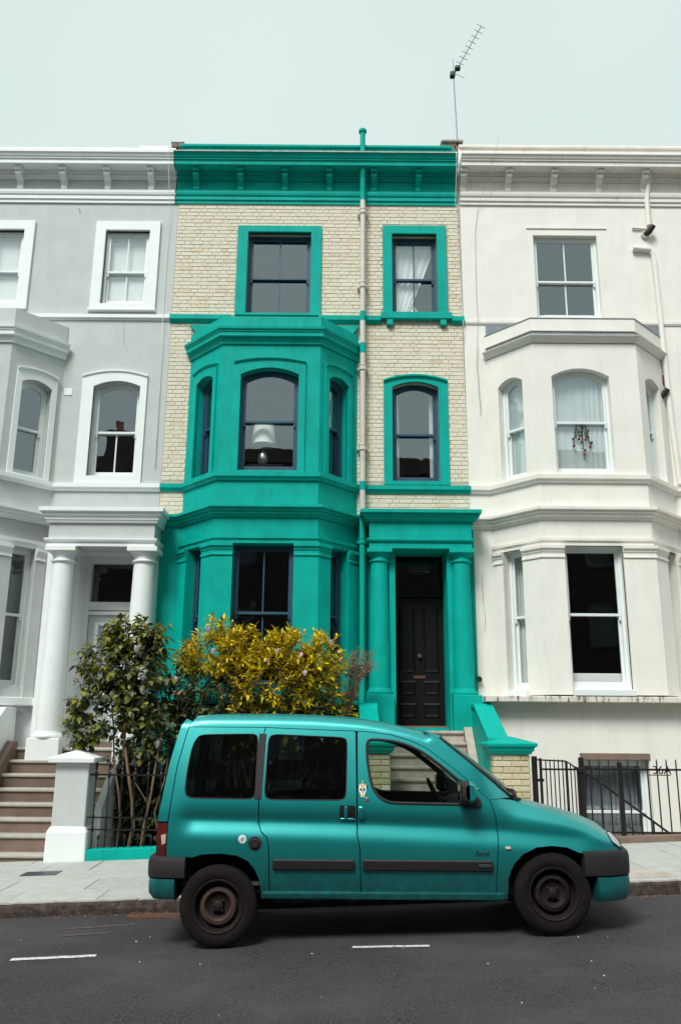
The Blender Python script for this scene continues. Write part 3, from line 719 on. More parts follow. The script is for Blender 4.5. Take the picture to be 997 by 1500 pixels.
# portico
PF = 13.50
e = MB().box(0.47, 2.135, PF, F, 4.555, 5.03); e.build('entablature', 'green', H, bevel=0.006)
pth = [(0.47, F), (0.47, PF), (2.135, PF), (2.135, F)]
MB().sweep(pth, [(-.05,5.0),(.035,5.0),(.045,5.02),(.075,5.035),(.075,5.06),(.105,5.075),(.105,5.11),(.15,5.125),(.15,5.18),(-.05,5.20)]).build('portico_cornice', 'green', H)
MB().sweep(pth, [(-.03,4.665),(.025,4.665),(.04,4.69),(.04,4.715),(-.03,4.725)]).build('architrave_fillet', 'green', H)
for cx, x0, x1 in ((0.635, 0.42, 0.855), (1.965, 1.76, 2.21)):
    column(H, cx, 13.66, 2.315, 4.35, 0.155, 'green', 4.555)
    MB().box(x0, x1, 13.42, F + 0.002, 1.2, 2.238).build('pedestal', 'green', H, bevel=0.01)
MB().box(0.795, 0.895, 13.66, F - 0.003, 1.70, 4.553).build('door_jamb', 'green', H)
MB().box(1.735, 1.84, 13.66, F - 0.003, 1.70, 4.553).build('door_jamb', 'green', H)
# front door
DY = 14.25
d = MB().box(0.905, 1.725, DY, DY + 0.05, 1.78, 3.86); door = d.build('front_door', 'door_black', H)
for x0, x1 in ((0.985, 1.255), (1.375, 1.645)):
    for z0, z1 in ((1.90, 2.14), (2.26, 2.50), (2.62, 3.72)):
        a = MB(); pr = [(0, 0), (0.03, -0.018), (0.05, -0.004)]
        rr = [[(x0+i, DY+y, z0+i), (x1-i, DY+y, z0+i), (x1-i, DY+y, z1-i), (x0+i, DY+y, z1-i)] for i, y in pr]
        a.loft(rr); a.build('door_panel', 'door_black', door)
MB().box(1.22, 1.41, DY - 0.012, DY, 2.535, 2.58).build('letter_plate', 'rust', door, bevel=0.004)
MB().lathe((1.32, DY - 0.035, 2.9), [(0.03, -0.02), (0.035, 0.0), (0.012, 0.01), (0.02, 0.035)], 14, 'y').build('door_knob', 'rust', door, smooth=40)
fl = MB(); fl.ring(loop(0.905, 1.725, 3.88, 4.56), loop(0.96, 1.67, 3.95, 4.52), -DY - 0.04, -DY + 0.01); fl.xf = None
fl.v = [(x, -y, z) for x, y, z in fl.v]
fan = fl.build('fanlight', 'door_black', H)
MB().box(0.96, 1.67, DY + 0.005, DY + 0.01, 3.95, 4.52).build('pane', 'pane_dark', fan)
MB().box(0.86, 1.76, 13.98, DY + 0.06, 1.70, 1.778).build('threshold', 'riser', H, bevel=0.01)
# curtains
a = MB(fac); rows = []
for k in range(13):                      # a white curtain drawn up to one side
    t = k / 12; z_ = 8.92 + 1.65 * t; wd_ = 0.16 + 0.66 * t ** 0.8
    rows.append([(W2[0] + 0.02 + wd_ * q / 24, -0.275 + 0.012 * math.sin(q * 1.3 + t), z_) for q in range(25)])
a.loft(rows, closed=False); a.build('curtain', 'blind', H, smooth=True, recalc=False)
a = MB(fac); rows = []
for k in range(7):
    t = k / 6; z_ = 8.92 + 0.75 * t
    rows.append([(W2[0] + 0.02 + (0.60 - 0.42 * t) * q / 24, -0.30 + 0.012 * math.sin(q * 1.5 + t), z_) for q in range(25)])
a.loft(rows, closed=False); a.build('curtain', 'blind', H, smooth=True, recalc=False)
curtain(H, fac, W3[0] + .02, W3[0] + 0.13, 5.81, 7.7, -0.27, 'curtain', 1, 0.012)
curtain(H, fac, W3[1] - 0.14, W3[1] - .02, 5.81, 7.7, -0.27, 'curtain', 1, 0.012)
xfl, Lf = frame(A, B)
curtain(H, xfl, 0.52, 0.74, 6.3, 7.5, -0.30, 'curtain', 3, 0.015)
xfr, Lf = frame(C, D)
curtain(H, xfr, 0.30, 0.62, 3.42, 4.0, -0.34, 'curtain', 3, 0.02)
curtain(H, xfr, 0.30, 0.62, 2.3, 3.3, -0.34, 'curtain_grey', 3, 0.02)
curtain(H, xfl, 0.55, 0.70, 2.3, 4.4, -0.34, 'curtain', 2, 0.02)

# table with a lamp inside the bay window
tb = thing('side_table', (-1.32, 13.72, 5.14), 'dark table inside the green bay window, carrying the lamp', 'table')
tt = MB().box(-1.72, -0.98, 13.50, 13.94, 5.93, 5.97); tt.build('table_top', 'door_black', tb, bevel=0.005)
leg = None
for xx in (-1.70, -1.04):
    for yy in (13.52, 13.88): MB().box(xx, xx + 0.04, yy, yy + 0.04, 5.142, 5.93).build('leg', 'door_black', tb)
lp = thing('table_lamp', (-1.31, 13.68, 5.97), 'table lamp with pale drum shade standing in the green bay window', 'lamp')
MB().lathe((-1.31, 13.68, 5.97), [(0.07, 0), (0.075, 0.015), (0.06, 0.03), (0.085, 0.06), (0.095, 0.14), (0.085, 0.22), (0.04, 0.27), (0.015, 0.30), (0.013, 0.42)], 24).build('lamp_base', 'chrome', lp, smooth=50)
sh = MB().lathe((-1.31, 13.68, 6.36), [(0.205, 0), (0.202, 0.004), (0.175, 0.33), (0.17, 0.345), (0.05, 0.35)], 28); sh.build('lamp_shade', 'lamp_shade', lp, smooth=40)

# drainpipe
dp = thing('drainpipe', (0.36, F, 0.1), 'tall drainpipe between the bay and the portico, pinkish above and green below', 'drainpipe')
for z0, z1, m in ((0.6, 5.19, 'green'), (5.19, 5.60, 'pipe_white'), (5.60, 5.75, 'green'), (5.75, 8.10, 'pipe_white'), (8.10, 8.29, 'green'), (8.29, 8.72, 'pipe_white'), (8.72, 8.90, 'green'), (8.90, 11.16, 'pipe_white')):
    MB().tube([(0.365, F - 0.165, z0), (0.365, F - 0.165, z1)], 0.048 if m != 'green' else 0.052, 14).build('pipe_length', m, dp, smooth=50)
MB().tube([(0.365, F - 0.165, 11.16), (0.365, F - 0.165, 11.55), (0.365, F - 0.22, 11.70), (0.365, F - 0.25, 11.79)], 0.052, 14).build('pipe_length', 'green', dp, smooth=50)
MB().tube([(0.365, F - 0.06, 12.0), (0.365, F - 0.06, 12.70)], 0.05, 14).build('vent_pipe', 'green', dp, smooth=50)
MB().lathe((0.365, F - 0.06, 12.70), [(0.05, 0), (0.075, 0.01), (0.078, 0.05), (0.05, 0.085), (0.01, 0.10)], 16).build('vent_cap', 'green', dp, smooth=40)
for z, m in ((2.75, 'green'), (4.72, 'green'), (6.35, 'pipe_white'), (7.82, 'pipe_white'), (9.42, 'pipe_white'), (10.92, 'pipe_white')):
    c = MB().lathe((0.365, F - 0.165, z), [(0.055, -0.05), (0.066, -0.045), (0.066, 0.03), (0.073, 0.035), (0.073, 0.05), (0.05, 0.052)], 16).build('pipe_collar', m, dp, smooth=40)
    MB().box(0.27, 0.46, F - 0.12, F - 0.005, z - 0.02, z + 0.015).build('pipe_lug', m, c)

# ------------------------------------------------------------------ front steps of the green house
S = thing('entrance_steps', (1.3, 12.6, 0.2), 'worn stone steps between teal side walls up to the black front door', 'steps')
x0, x1 = 0.68, 1.90
nst = 9; zl = 1.70; zb = pz(1.3, PY1)
for k in range(nst):
    zt = zb + (zl - zb) * (k + 1) / nst; ya = 11.85 + k * 0.19
    yb = 11.85 + (k + 1) * 0.19 if k < nst - 1 else 13.98
    MB().box(x0, x1, ya - 0.02, yb + 0.02 if k < nst-1 else yb, zt - 0.05, zt).build('step', 'stone', S, bevel=0.018)
    MB().box(x0 + 0.003, x1 - 0.003, ya + 0.012, F - 0.005, zt - (zl - zb)/nst - 0.02, zt - 0.052).build('riser', 'stone', S)
for xa, xb in ((1.905, 2.03), (0.55, 0.675)):
    MB().prism([(11.88, zb - 0.1), (11.88, zb + 0.12), (13.42, 1.76), (13.60, 1.76), (13.60, zb - 0.1)], 'x', xa, xb).build('stringer', 'stone', S, bevel=0.012)
for xa, xb in ((2.035, 2.275), (0.31, 0.545)):
    MB().prism([(11.95, -2.0), (11.95, 1.50), (13.40, 2.02), (13.42, 2.02), (13.42, -2.0)], 'x', xa, xb).build('side_wall', 'green', S)
    MB().prism([(11.97, 1.53), (13.18, 2.04), (13.42, 2.04), (13.42, 2.10), (13.16, 2.10), (11.97, 1.60)], 'x', xa - 0.015, xb + 0.03).build('side_wall_coping', 'green', S, bevel=0.008)
# gate piers of yellow brick under green caps
def brick_pier(cx, label, wd=0.48, y0=11.72, ztop=1.39):
    zb_ = pz(cx, y0) - 0.05; dp_ = 0.46
    t = thing('gate_pier', (cx, y0 + dp_/2, zb_), label, 'pier', 'brick gate piers of the green house')
    MB().box(cx - wd/2 + 0.012, cx + wd/2 - 0.012, y0 + 0.012, y0 + dp_ - 0.012, zb_ - 0.3, ztop).build('core', 'mortar', t)
    ch = 0.0755; n = int((ztop - zb_) / ch); ch = (ztop - zb_) / n
    prot = {}
    def pb(L, x, y, z, rot):
        key = round(L, 3)
        if key not in prot: prot[key] = [brick_mesh('brick', L, ch - 0.011, 0.016, 'pier_brick', 0.004) for _ in range(3)]
        o = rnd.choice(prot[key]).copy(); o.name = 'brick'; COL.objects.link(o); o.parent = t
        o.location = (x - cx, y - y0 - dp_/2, z - zb_); o.rotation_euler = (0, 0, rot)
    for r in range(n):
        zc = zb_ + (r + 0.5) * ch
        pat = [0.219, 0.219] if r % 2 else [0.105, 0.223, 0.100]
        for (ox, oy, rot, wid) in ((cx - wd/2, y0 + 0.014, 0, wd), (cx + wd/2 - 0.014, y0, R(90), dp_), (cx - wd/2 + 0.014, y0 + dp_, R(-90), dp_)):
            u = 0.012 if rot == 0 else 0.008
            sc_ = (wid - 2*u - 0.011 * (len(pat) - 1)) / sum(pat)
            for L in pat:
                L *= sc_; c = u + L / 2
                dx, dy = math.cos(rot), math.sin(rot)
                pb(L, ox + dx * c, oy + dy * c, zc, rot); u += L + 0.011
    a = MB(); hw_, yc = wd/2, y0 + dp_/2
    pr = [(hw_ + 0.02, ztop + 0.002), (hw_ + 0.03, ztop + 0.03), (hw_ + 0.055, ztop + 0.05), (hw_ + 0.055, ztop + 0.085), (hw_ + 0.09, ztop + 0.105), (hw_ + 0.095, ztop + 0.14), (hw_ + 0.08, ztop + 0.15), (0.02, ztop + 0.235)]
    a.loft([[(cx - q, yc - q, z), (cx + q, yc - q, z), (cx + q, yc + q, z), (cx - q, yc + q, z)] for q, z in pr])
    a.build('cap', 'green', t, bevel=0.005)
brick_pier(2.28, 'brick gate pier under a green cap, right of the steps by the iron gate')
brick_pier(0.44, 'brick gate pier seen through the front window of the van')

# ------------------------------------------------------------------ the grey and white house on the left
LX0, LX1 = -8.30, -3.053
HL = thing('terraced_house', (-5.7, F, 0.0), 'pale grey rendered house with white trim, white columns and brown steps', 'house')
A, B, C, D = (-7.82, F), (-7.15, 13.2), (-5.55, 13.2), (-4.88, F)
V1 = (-4.345, -3.535, 9.09, 10.585, 0.0); V0 = (-6.87, -5.84, 9.09, 10.585, 0.0); V2 = (-4.325, -3.51, 5.86, 7.50, 0.10)
w = MB(fac)
walled(w, LX0, LX1, 5.10, 12.0, [loop(*V0), loop(*V1), loop(*V2), loop(-7.6, -5.1, 5.75, 7.95)], 0.2)
w.build('wall', 'grey', HL, recalc=False)
w = MB(fac)
walled(w, LX0, LX1, -1.6, 5.098, [loop(-7.6, -5.1, 2.2, 4.7), loop(-4.30, -3.34, 1.40, 4.535)], 0.42)
w.build('ground_floor_wall', 'white', HL, recalc=False)
interior(HL, LX0, LX1, F + 0.72); rear(HL, LX0, LX1, 'far_brick')
top_cornice(HL, LX0, LX1 - 0.05, 'white', 'grey', [-3.57 - 0.815*k for k in range(6)], 12.36)
MB().box(-3.86, -3.32, F - 0.03, F + 0.28, 12.362, 12.40).build('coping_patch', 'white', HL)
surround(HL, fac, V1, 0.185, 'white', 8.975, 10.765, 0)
surround(HL, fac, V0, 0.185, 'white', 8.975, 10.765, 0)
MB(fac).box(-4.56, -3.34, -0.01, 0.075, 8.945, 8.985).build('window_sill', 'white', HL, bevel=0.006)
s = MB(fac)
s.ring(loop(V2[0]-0.20, V2[1]+0.115, 5.735, 7.70, 0.10), loop(*V2), -0.05, 0.035)
hood_mould(HL, fac, V2[0]-0.20, V2[1]+0.115, 7.70, 0.10, 0.04, 0.06, 'white')
s.build('window_surround', 'white', HL)
sash_window(HL, fac, *V1, 'white_frame', 9.78, bars=(1, 1), depth=0.05)
sash_window(HL, fac, *V0, 'white_frame', 9.78, bars=(1, 1), depth=0.05)
sash_window(HL, fac, *V2, 'white_frame', 6.70, bars=(0, 1))
for V in (V0, V1): curtain(HL, fac, V[0] + 0.02, V[1] - 0.02, V[2], V[3], -0.175, 'blind', 3, 0.002)
MB().sweep([(LX0, F), (LX1 - 0.01, F)], [(-.02,8.775),(.025,8.775),(.03,8.80),(.055,8.81),(.055,8.875),(-.02,8.885)]).build('string_course', 'white', HL)
bay(HL, A, B, C, D, 'grey', 'white', 'white_frame', (-6.83, -5.87, 5.76, 7.36, 0.12), (-6.83, -5.87, 2.30, 4.54, 0.0), (0.2, 0.76), (0.2, 0.62),
    sur=0.12, right_run=(LX1, F), blk='grey', parapet_top=8.62)
MB(fac).box(-4.84, -4.70, -0.01, 0.012, 7.33, 7.46).build('wall_vent', 'white', HL, bevel=0.004)
MB().sweep([(LX0, F), A, B, C, D, (-4.80, F)], [(-.05,2.03),(.09,2.03),(.10,2.05),(.10,2.15),(-.05,2.17)]).build('ground_floor_ledge', 'white', HL)
# portico
PL = 13.40
pth = [(-4.70, F), (-4.70, PL), (-2.99, PL), (-2.99, F)]
MB().box(-4.695, -2.995, PL + 0.004, F, 4.535, 5.05).build('entablature', 'grey', HL)
MB().sweep(pth, [(-.03,4.53),(.012,4.53),(.012,4.595),(.035,4.60),(.05,4.63),(.05,4.655),(-.03,4.665)]).build('architrave', 'white', HL)
MB().sweep(pth, [(-.05,4.915),(.035,4.915),(.045,4.945),(.06,4.96),(.06,5.0),(.10,5.03),(.10,5.07),(.145,5.085),(.145,5.15),(-.05,5.17)]).build('portico_cornice', 'white', HL)
for cx in (-4.47, -3.165):
    column(HL, cx, 13.585, 1.62, 4.29, 0.185, 'white', 4.53)
    MB().box(cx - 0.25, cx + 0.25, 13.36, F + 0.01, 1.15, 1.548).build('pedestal', 'white', HL, bevel=0.01)
MB().box(-4.80, -4.305, 13.75, F + 0.01, 1.3, 4.535).build('portico_pier', 'white', HL)
MB().box(-3.335, -2.995, 13.75, F + 0.01, 1.3, 4.535).build('portico_pier', 'white', HL)
# door, frame and fanlight
DY = 14.28
fr = MB(); fr.ring(loop(-4.30, -3.34, 1.40, 4.535), loop(-4.20, -3.42, 1.46, 4.42), -DY - 0.1, -DY + 0.06); fr.v = [(x, -y, z) for x, y, z in fr.v]
fr.box(-4.20, -3.42, DY - 0.03, DY + 0.06, 3.62, 3.76); fr.box(-4.20, -3.42, DY - 0.05, DY + 0.05, 3.545, 3.60)
dfr = fr.build('door_frame', 'white', HL)
MB().box(-4.20, -3.42, DY + 0.04, DY + 0.05, 3.76, 4.42).build('fanlight', 'pane_dark', dfr)
dl = MB().box(-4.19, -3.43, DY, DY + 0.05, 1.48, 3.54).build('front_door', 'door_grey', HL)
fr = MB(); fr.ring(loop(-4.08, -3.54, 2.2, 3.42), loop(-4.02, -3.60, 2.26, 3.36), -DY - 0.001, -DY + 0.02); fr.v = [(x, -y, z) for x, y, z in fr.v]
fr.build('door_panel_moulding', 'white_frame', dl)
MB().box(-4.02, -3.60, DY - 0.004, DY + 0.001, 2.26, 3.36).build('pane', 'curtain_grey', dl)
# steps
SL = thing('entrance_steps', (-4.4, 12.7, 0), 'brown stone steps with pale treads between white side walls at the left', 'steps')
zs = [0.085, 0.30, 0.485, 0.665, 0.85, 1.04, 1.23, 1.41]
for k, zt in enumerate(zs):
    ya = 11.90 + 0.24 * k; yb = ya + 0.26 if k < 7 else 14.2
    x1_ = -3.47 if k < 2 else -3.30
    MB().box(-5.10, x1_, ya - 0.025, yb, zt - 0.045, zt).build('step', 'tread', SL, bevel=0.014)
    MB().box(-5.10, x1_, ya + 0.004, ya + 0.235 if k < 7 else 14.2, zt - 0.30, zt - 0.047).build('riser', 'riser', SL)
MB().box(-4.32, -3.33, 14.02, 14.30, 1.405, 1.50).build('threshold', 'riser', SL, bevel=0.01)
MB().prism([(11.80, -0.3), (11.80, 0.30), (12.02, 0.42), (13.45, 1.50), (13.62, 1.50), (13.62, -0.3)], 'x', -5.04, -4.93).build('stringer', 'riser', SL, bevel=0.01)
MB().prism([(11.75, -0.3), (11.75, 0.95), (13.30, 2.0), (13.75, 2.02), (13.75, -0.3)], 'x', -5.35, -5.045).build('side_wall', 'white', SL, bevel=0.01)
MB().prism([(12.15, -0.3), (12.15, 0.62), (13.35, 1.55), (13.5, 1.55), (13.5, -0.3)], 'x', -3.29, -3.19).build('side_wall', 'white', SL, bevel=0.01)
# the white-capped gate pier
cx, cy = -3.505, 11.97
gp = thing('gate_pier', (cx, cy, 0.0), 'grey rendered gate pier with white plinth and white pyramid cap beside the brown steps', 'pier')
MB().box(cx - .217, cx + .217, cy - .215, cy + .215, 0.40, 1.235).build('shaft', 'grey', gp, bevel=0.012)
a = MB(); q = lambda r, z: [(cx - r, cy - r, z), (cx + r, cy - r, z), (cx + r, cy + r, z), (cx - r, cy + r, z)]
a.loft([q(.267, -0.2), q(.262, 0.38), q(.225, 0.448)]); a.build('plinth', 'white', gp, bevel=0.02)
a = MB(); a.loft([q(.225, 1.237), q(.30, 1.243), q(.305, 1.305), q(.02, 1.40)]); a.build('cap', 'white', gp, bevel=0.008)

# ------------------------------------------------------------------ the cream house on the right
RX0, RX1 = 2.173, 8.2
HR = thing('terraced_house', (5.0, F, 0.0), 'cream painted house with plain bay, peeling ledge and basement window', 'house')
A, B, C, D = (2.55, F), (3.2, 13.2), (4.95, 13.2), (5.66, F)
U1 = (3.50, 4.67, 8.90, 10.57, 0.0)
w = MB(fac)
walled(w, RX0, RX1, 5.10, 12.0, [loop(*U1), loop(2.8, 5.4, 5.75, 7.95)], 0.2)
w.build('wall', 'cream', HR, recalc=False)
w = MB(fac)
walled(w, RX0 + 0.05, RX1, -1.6, 5.098, [loop(2.8, 5.4, 2.3, 4.7), loop(3.55, 4.75, -0.7, 1.45)], 0.3)
w.build('ground_floor_wall', 'cream', HR, recalc=False)
interior(HR, RX0, RX1); rear(HR, RX0, RX1, 'far_brick')
top_cornice(HR, RX0 + 0.002, RX1, 'cream_trim', 'cream', [2.235 + 0.842*k for k in range(7)], 12.49, dz=0.02)
sash_window(HR, fac, *U1, 'white_frame', 9.68, bars=(1, 1), depth=0.10)
MB().box(3.70, 4.62, F + 0.30, F + 0.34, 8.95, 9.12).build('white_board', 'white_frame', HR, bevel=0.02)
MB(fac).box(3.38, 4.86, -0.01, 0.02, 10.70, 10.735).build('label_moulding', 'cream', HR, bevel=0.004)
MB().sweep([(RX0, F), (RX1, F)], [(-.02,8.745),(.015,8.745),(.03,8.775),(.03,8.82),(-.02,8.83)]).build('string_course', 'cream_trim', HR)
faces, ops, bwR, gwR = bay(HR, A, B, C, D, 'cream', 'cream_trim', 'white_frame', (3.50, 4.46, 5.77, 7.46, 0.14), (3.53, 4.455, 2.32, 4.555, 0.0), (0.24, 0.76), (0.22, 0.62),
    left_run=(RX0 + 0.02, F), right_run=(RX1, F), parapet_top=8.50, lead='lead', blk='cream', zlow=2.20,
    cornice=[(-.05,8.06),(.02,8.06),(.11,8.15),(.115,8.165),(-.05,8.20)])
for xa, xb in ((2.56, 3.05), (5.28, 5.64)):
    MB().box(xa, xb, F - 0.02, F + 0.001, 8.50, 8.72).build('lead_flashing', 'lead', HR)
led = MB(); led.box(2.20, RX1, 13.06, F + 0.001, 2.125, 2.215); led.build('ledge', 'ledge', HR, bevel=0.012)
xl, LL = frame(A, B); xm, LMm = frame(B, C)
curtain(HR, xm, 0.28, 0.95, 5.77, 7.6, -0.25, 'curtain', 4, 0.012)
curtain(HR, xm, 0.93, 1.27, 5.77, 7.6, -0.235, 'curtain', 4, 0.02)
curtain(HR, xl, 0.2, 0.76, 5.77, 7.6, -0.25, 'curtain', 3, 0.015)
xr, LR_ = frame(C, D)
curtain(HR, xr, 0.2, 0.80, 5.77, 7.6, -0.25, 'curtain', 3, 0.015)
curtain(HR, xl, 0.24, 0.46, 2.3, 4.5, -0.26, 'curtain', 3, 0.02)
curtain(HR, xl, 0.46, 0.56, 2.3, 4.5, -0.28, 'curtain_grey', 2, 0.02)
MB(xm).box(0.38, 1.22, -0.33, -0.26, 2.40, 2.585).build('rolled_blind', 'blind', HR, bevel=0.02)
MB().box(3.54, 4.46, 13.05, 13.22, 2.222, 2.315).build('window_sill', 'white_frame', HR, bevel=0.008)
MB(xl).box(0.18, 0.62, -0.03, 0.14, 2.222, 2.315).build('window_sill', 'white_frame', HR, bevel=0.008)
# basement window, with lintel and curtain
bfac, _ = frame((0, 13.30), (1, 13.30))
w = MB(bfac); walled(w, RX0 + 0.12, RX1, -1.6, 2.13, [loop(3.63, 4.645, -0.6, 1.385)], 0.25)
w.build('basement_wall', 'cream', HR, recalc=False)
bwn = sash_window(HR, bfac, 3.63, 4.645, -0.6, 1.29, 0.0, 'white_frame', 0.545, depth=0.16, horn=False, bars=(0, 0))
MB().box(3.61, 4.665, 13.288, 13.46, 1.295, 1.392).build('basement_lintel', 'riser', HR, bevel=0.006)
curtain(HR, bfac, 3.70, 4.57, -0.6, 1.2, -0.42, 'curtain_grey', 9, 0.04)
def crack(h, xf, pts, w_=0.006, m='riser'):
    out = [pts[0]]
    for a_, b_ in zip(pts, pts[1:]):
        for k in range(1, 6): out.append((a_[0] + (b_[0]-a_[0])*k/5 + rnd.uniform(-.012, .012), a_[1] + (b_[1]-a_[1])*k/5))
    mb = MB(xf); mb.loft([[(u - w_*rnd.uniform(.2, 1), 0.002, z), (u, 0.005, z), (u + w_*rnd.uniform(.2, 1), 0.002, z)] for u, z in out], closed=False)
    return mb.build('crack', m, h, recalc=False)
crack(HR, fac, [(2.36, 4.22), (2.34, 3.9), (2.37, 3.5), (2.36, 3.25)], 0.0045, 'dry')
crack(HR, fac, [(2.43, 8.3), (2.40, 7.6), (2.45, 7.1)], 0.003)
crack(HR, fac, [(5.75, 5.1), (5.80, 4.6)], 0.005)
crack(HL, fac, [(-4.9, 11.05), (-4.85, 10.95)], 0.010, 'iron')
crack(HL, fac, [(-3.9, 8.74), (-3.86, 8.3), (-3.75, 8.1)], 0.0025, 'curtain_grey')
# hanging ornament in the first-floor window
hm = thing('hanging_mobile', (4.02, 13.41, 6.9), 'leafy hanging mobile with red drops behind the right first floor window', 'ornament')
a = MB(); drops = MB(); lf = MB()
for (ax, tz, dz) in ((0.0, 6.58, 0.0), (-0.10, 6.50, 0.02), (0.10, 6.49, 0.0), (-0.14, 6.33, 0.0), (0.13, 6.31, 0.0), (0.02, 6.18, 0.0), (-0.05, 6.45, 0), (0.06, 6.44, 0), (0.0, 6.40, 0)):
    a.tube([(4.0 + ax*0.5, 13.40, 6.72), (4.0 + ax, 13.40, tz)], 0.004, 5)
    drops.lathe((4.0 + ax, 13.40, tz - 0.03), [(0.004, 0.05), (0.018, 0.02), (0.024, 0.0), (0.016, -0.02), (0.003, -0.028)], 8)
    for q in range(4):
        t = rnd.uniform(0, 6.28); x_, z_ = 4.0 + ax, tz + 0.06
        lf.loft([[(x_, 13.40, z_), (x_ + 0.03*math.cos(t) - 0.012*math.sin(t), 13.398, z_ + 0.03*math.sin(t) + 0.012*math.cos(t)), (x_ + 0.06*math.cos(t), 13.40, z_ + 0.06*math.sin(t)), (x_ + 0.03*math.cos(t) + 0.012*math.sin(t), 13.402, z_ + 0.03*math.sin(t) - 0.012*math.cos(t))],
                 [(x_, 13.404, z_), (x_ + 0.03*math.cos(t) - 0.012*math.sin(t), 13.402, z_ + 0.03*math.sin(t) + 0.012*math.cos(t)), (x_ + 0.06*math.cos(t), 13.404, z_ + 0.06*math.sin(t)), (x_ + 0.03*math.cos(t) + 0.012*math.sin(t), 13.406, z_ + 0.03*math.sin(t) - 0.012*math.cos(t))]])
a.build('wires', 'iron', hm, kind='stuff'); drops.build('drops', 'tail_red', hm, smooth=True, kind='stuff'); lf.build('leaves', 'leaf_dark', hm, kind='stuff')
# pipes and spouts on the right-hand wall
rp = thing('waste_pipe', (5.7, F, 5.7), 'cream waste pipe running down the right house with short dark spouts', 'drainpipe')
MB().tube([(5.76, F - 0.30, 12.0), (5.70, F - 0.10, 11.75), (5.64, F - 0.06, 11.3), (5.63, F - 0.06, 10.75)], 0.045, 10).build('pipe_length', 'cream', rp, smooth=50)
MB().tube([(5.30, F - 0.06, 10.28), (5.62, F - 0.06, 10.26), (5.66, F - 0.06, 10.15), (5.69, F - 0.07, 7.0), (5.74, F - 0.07, 5.78)], 0.045, 10).build('pipe_length', 'cream', rp, smooth=50)
MB().tube([(5.33, F - 0.03, 10.72), (5.60, F - 0.03, 10.70)], 0.02, 8).build('pipe_length', 'cream', rp, smooth=50)
for x_, z_ in ((5.66, 10.62), (5.63, 7.40)):
    MB().tube([(x_ - 0.12, F + 0.0, z_ - 0.05), (x_ - 0.05, F - 0.10, z_ - 0.02), (x_ + 0.02, F - 0.14, z_ + 0.08)], [0.055, 0.055, 0.05], 12).build('spout', 'plastic_dark', rp, smooth=50)
    MB().lathe((x_ - 0.10, F - 0.03, z_ - 0.045), [(0.08, 0.02), (0.075, -0.01), (0.06, -0.03)], 12, 'y').build('spout_flange', 'pipe_white', rp, smooth=50)
MB().box(5.595, 5.70, F - 0.05, F + 0.001, 7.60, 7.78).build('air_brick', 'rust', HR, bevel=0.005)
MB().tube([(2.24, F + 0.0, 2.52), (2.235, F - 0.09, 2.50)], 0.04, 10).build('spout', 'plastic_dark', rp, smooth=50)
# loose cables
def cable(pts, label, m='pipe_white', r=0.005):
    o = MB().tube(pts, r, 5).build('cable', m, None, smooth=True)
    return tag(o, label, 'cable', 'cables on the house fronts')
cable([(2.86, F - 0.44, 12.30), (2.80, F - 0.42, 12.05), (2.50, F - 0.03, 11.1), (2.44, F - 0.015, 10.6), (2.42, F - 0.015, 9.4), (2.42, F - 0.06, 8.78), (2.38, F - 0.012, 8.0), (2.42, F - 0.012, 7.0)], 'slack grey cable down the upper wall of the cream house', 'curtain_grey', 0.0035)
cable([(2.07, F - 0.45, 12.0), (2.075, F - 0.44, 11.86), (2.08, F - 0.10, 11.2), (2.15, F - 0.04, 8.95), (2.15, F - 0.1, 8.72), (2.16, F - 0.03, 8.4)], 'white cable down the joint of the green and cream houses', 'white_frame')
cable([(-3.20, F - 0.02, 12.30), (-3.20, F - 0.43, 12.04), (-3.21, F - 0.44, 11.9), (-3.20, F - 0.1, 11.2), (-3.20, F - 0.02, 10.0), (-3.20, F - 0.02, 9.0), (-3.19, F - 0.08, 8.80), (-3.17, F - 0.02, 8.2), (-3.16, F - 0.02, 6.0)], 'white cable down the joint of the grey and green houses', 'white_frame')

# ------------------------------------------------------------------ on the roofs
ch = thing('chimney_stub', (2.07, F + 0.2, 12.3), 'brown brick stub with a slab under the aerial pole', 'chimney')
k = 0
for r in range(3):
    for x_ in ((1.93, 2.06, 2.19) if r % 2 else (1.90, 2.02, 2.13, 2.21)):
        b = MB().box(x_ - 0.055, x_ + 0.055, F + 0.02, F + 0.4, 12.35 + r*0.075, 12.42 + r*0.075); b.build('brick', 'riser', ch)
MB().box(1.86, 2.28, F - 0.02, F + 0.45, 12.575, 12.615).build('capping_slab', 'lead_pale', ch, bevel=0.01)
an = thing('tv_aerial', (2.21, F + 0.25, 12.6), 'thin roof television aerial leaning on its tall pole against the sky', 'aerial')
base, topm = Vector((2.21, F + 0.25, 12.60)), Vector((2.17, F + 0.25, 14.36))
MB().tube([base, topm], 0.010, 8).build('pole', 'lead', an)
boom0, boom1 = Vector((2.16, F + 0.25, 14.28)), Vector((2.70, F - 0.05, 15.20))
MB().tube([boom0 - (boom1-boom0)*0.05, boom1], 0.007, 6).build('boom', 'dark_metal', an)
MB().box(2.10, 2.20, F + 0.19, F + 0.30, 14.26, 14.36).build('clamp', 'iron', an, bevel=0.01)
el = MB()
for k in range(8):
    p = boom0.lerp(boom1, 0.26 + 0.74 * k / 7)
    q = Vector((0.085, 0.05, 0.0)); el.v = []; el.f = []; el.tube([p - q, p + q], 0.005, 5); el.build('director_rod', 'dark_metal', an)
p = boom0.lerp(boom1, 0.16); MB().box(p.x - 0.055, p.x + 0.055, p.y - 0.05, p.y + 0.05, p.z - 0.03, p.z + 0.04).build('dipole_box', 'iron', an, bevel=0.012)
for dv in ((0.0, 0, 0.36), (0.22, 0, -0.12), (0.05, -0.1, 0.05)):
    MB().tube([topm, topm + Vector(dv)], 0.005, 5).build('reflector_rod', 'lead', an)
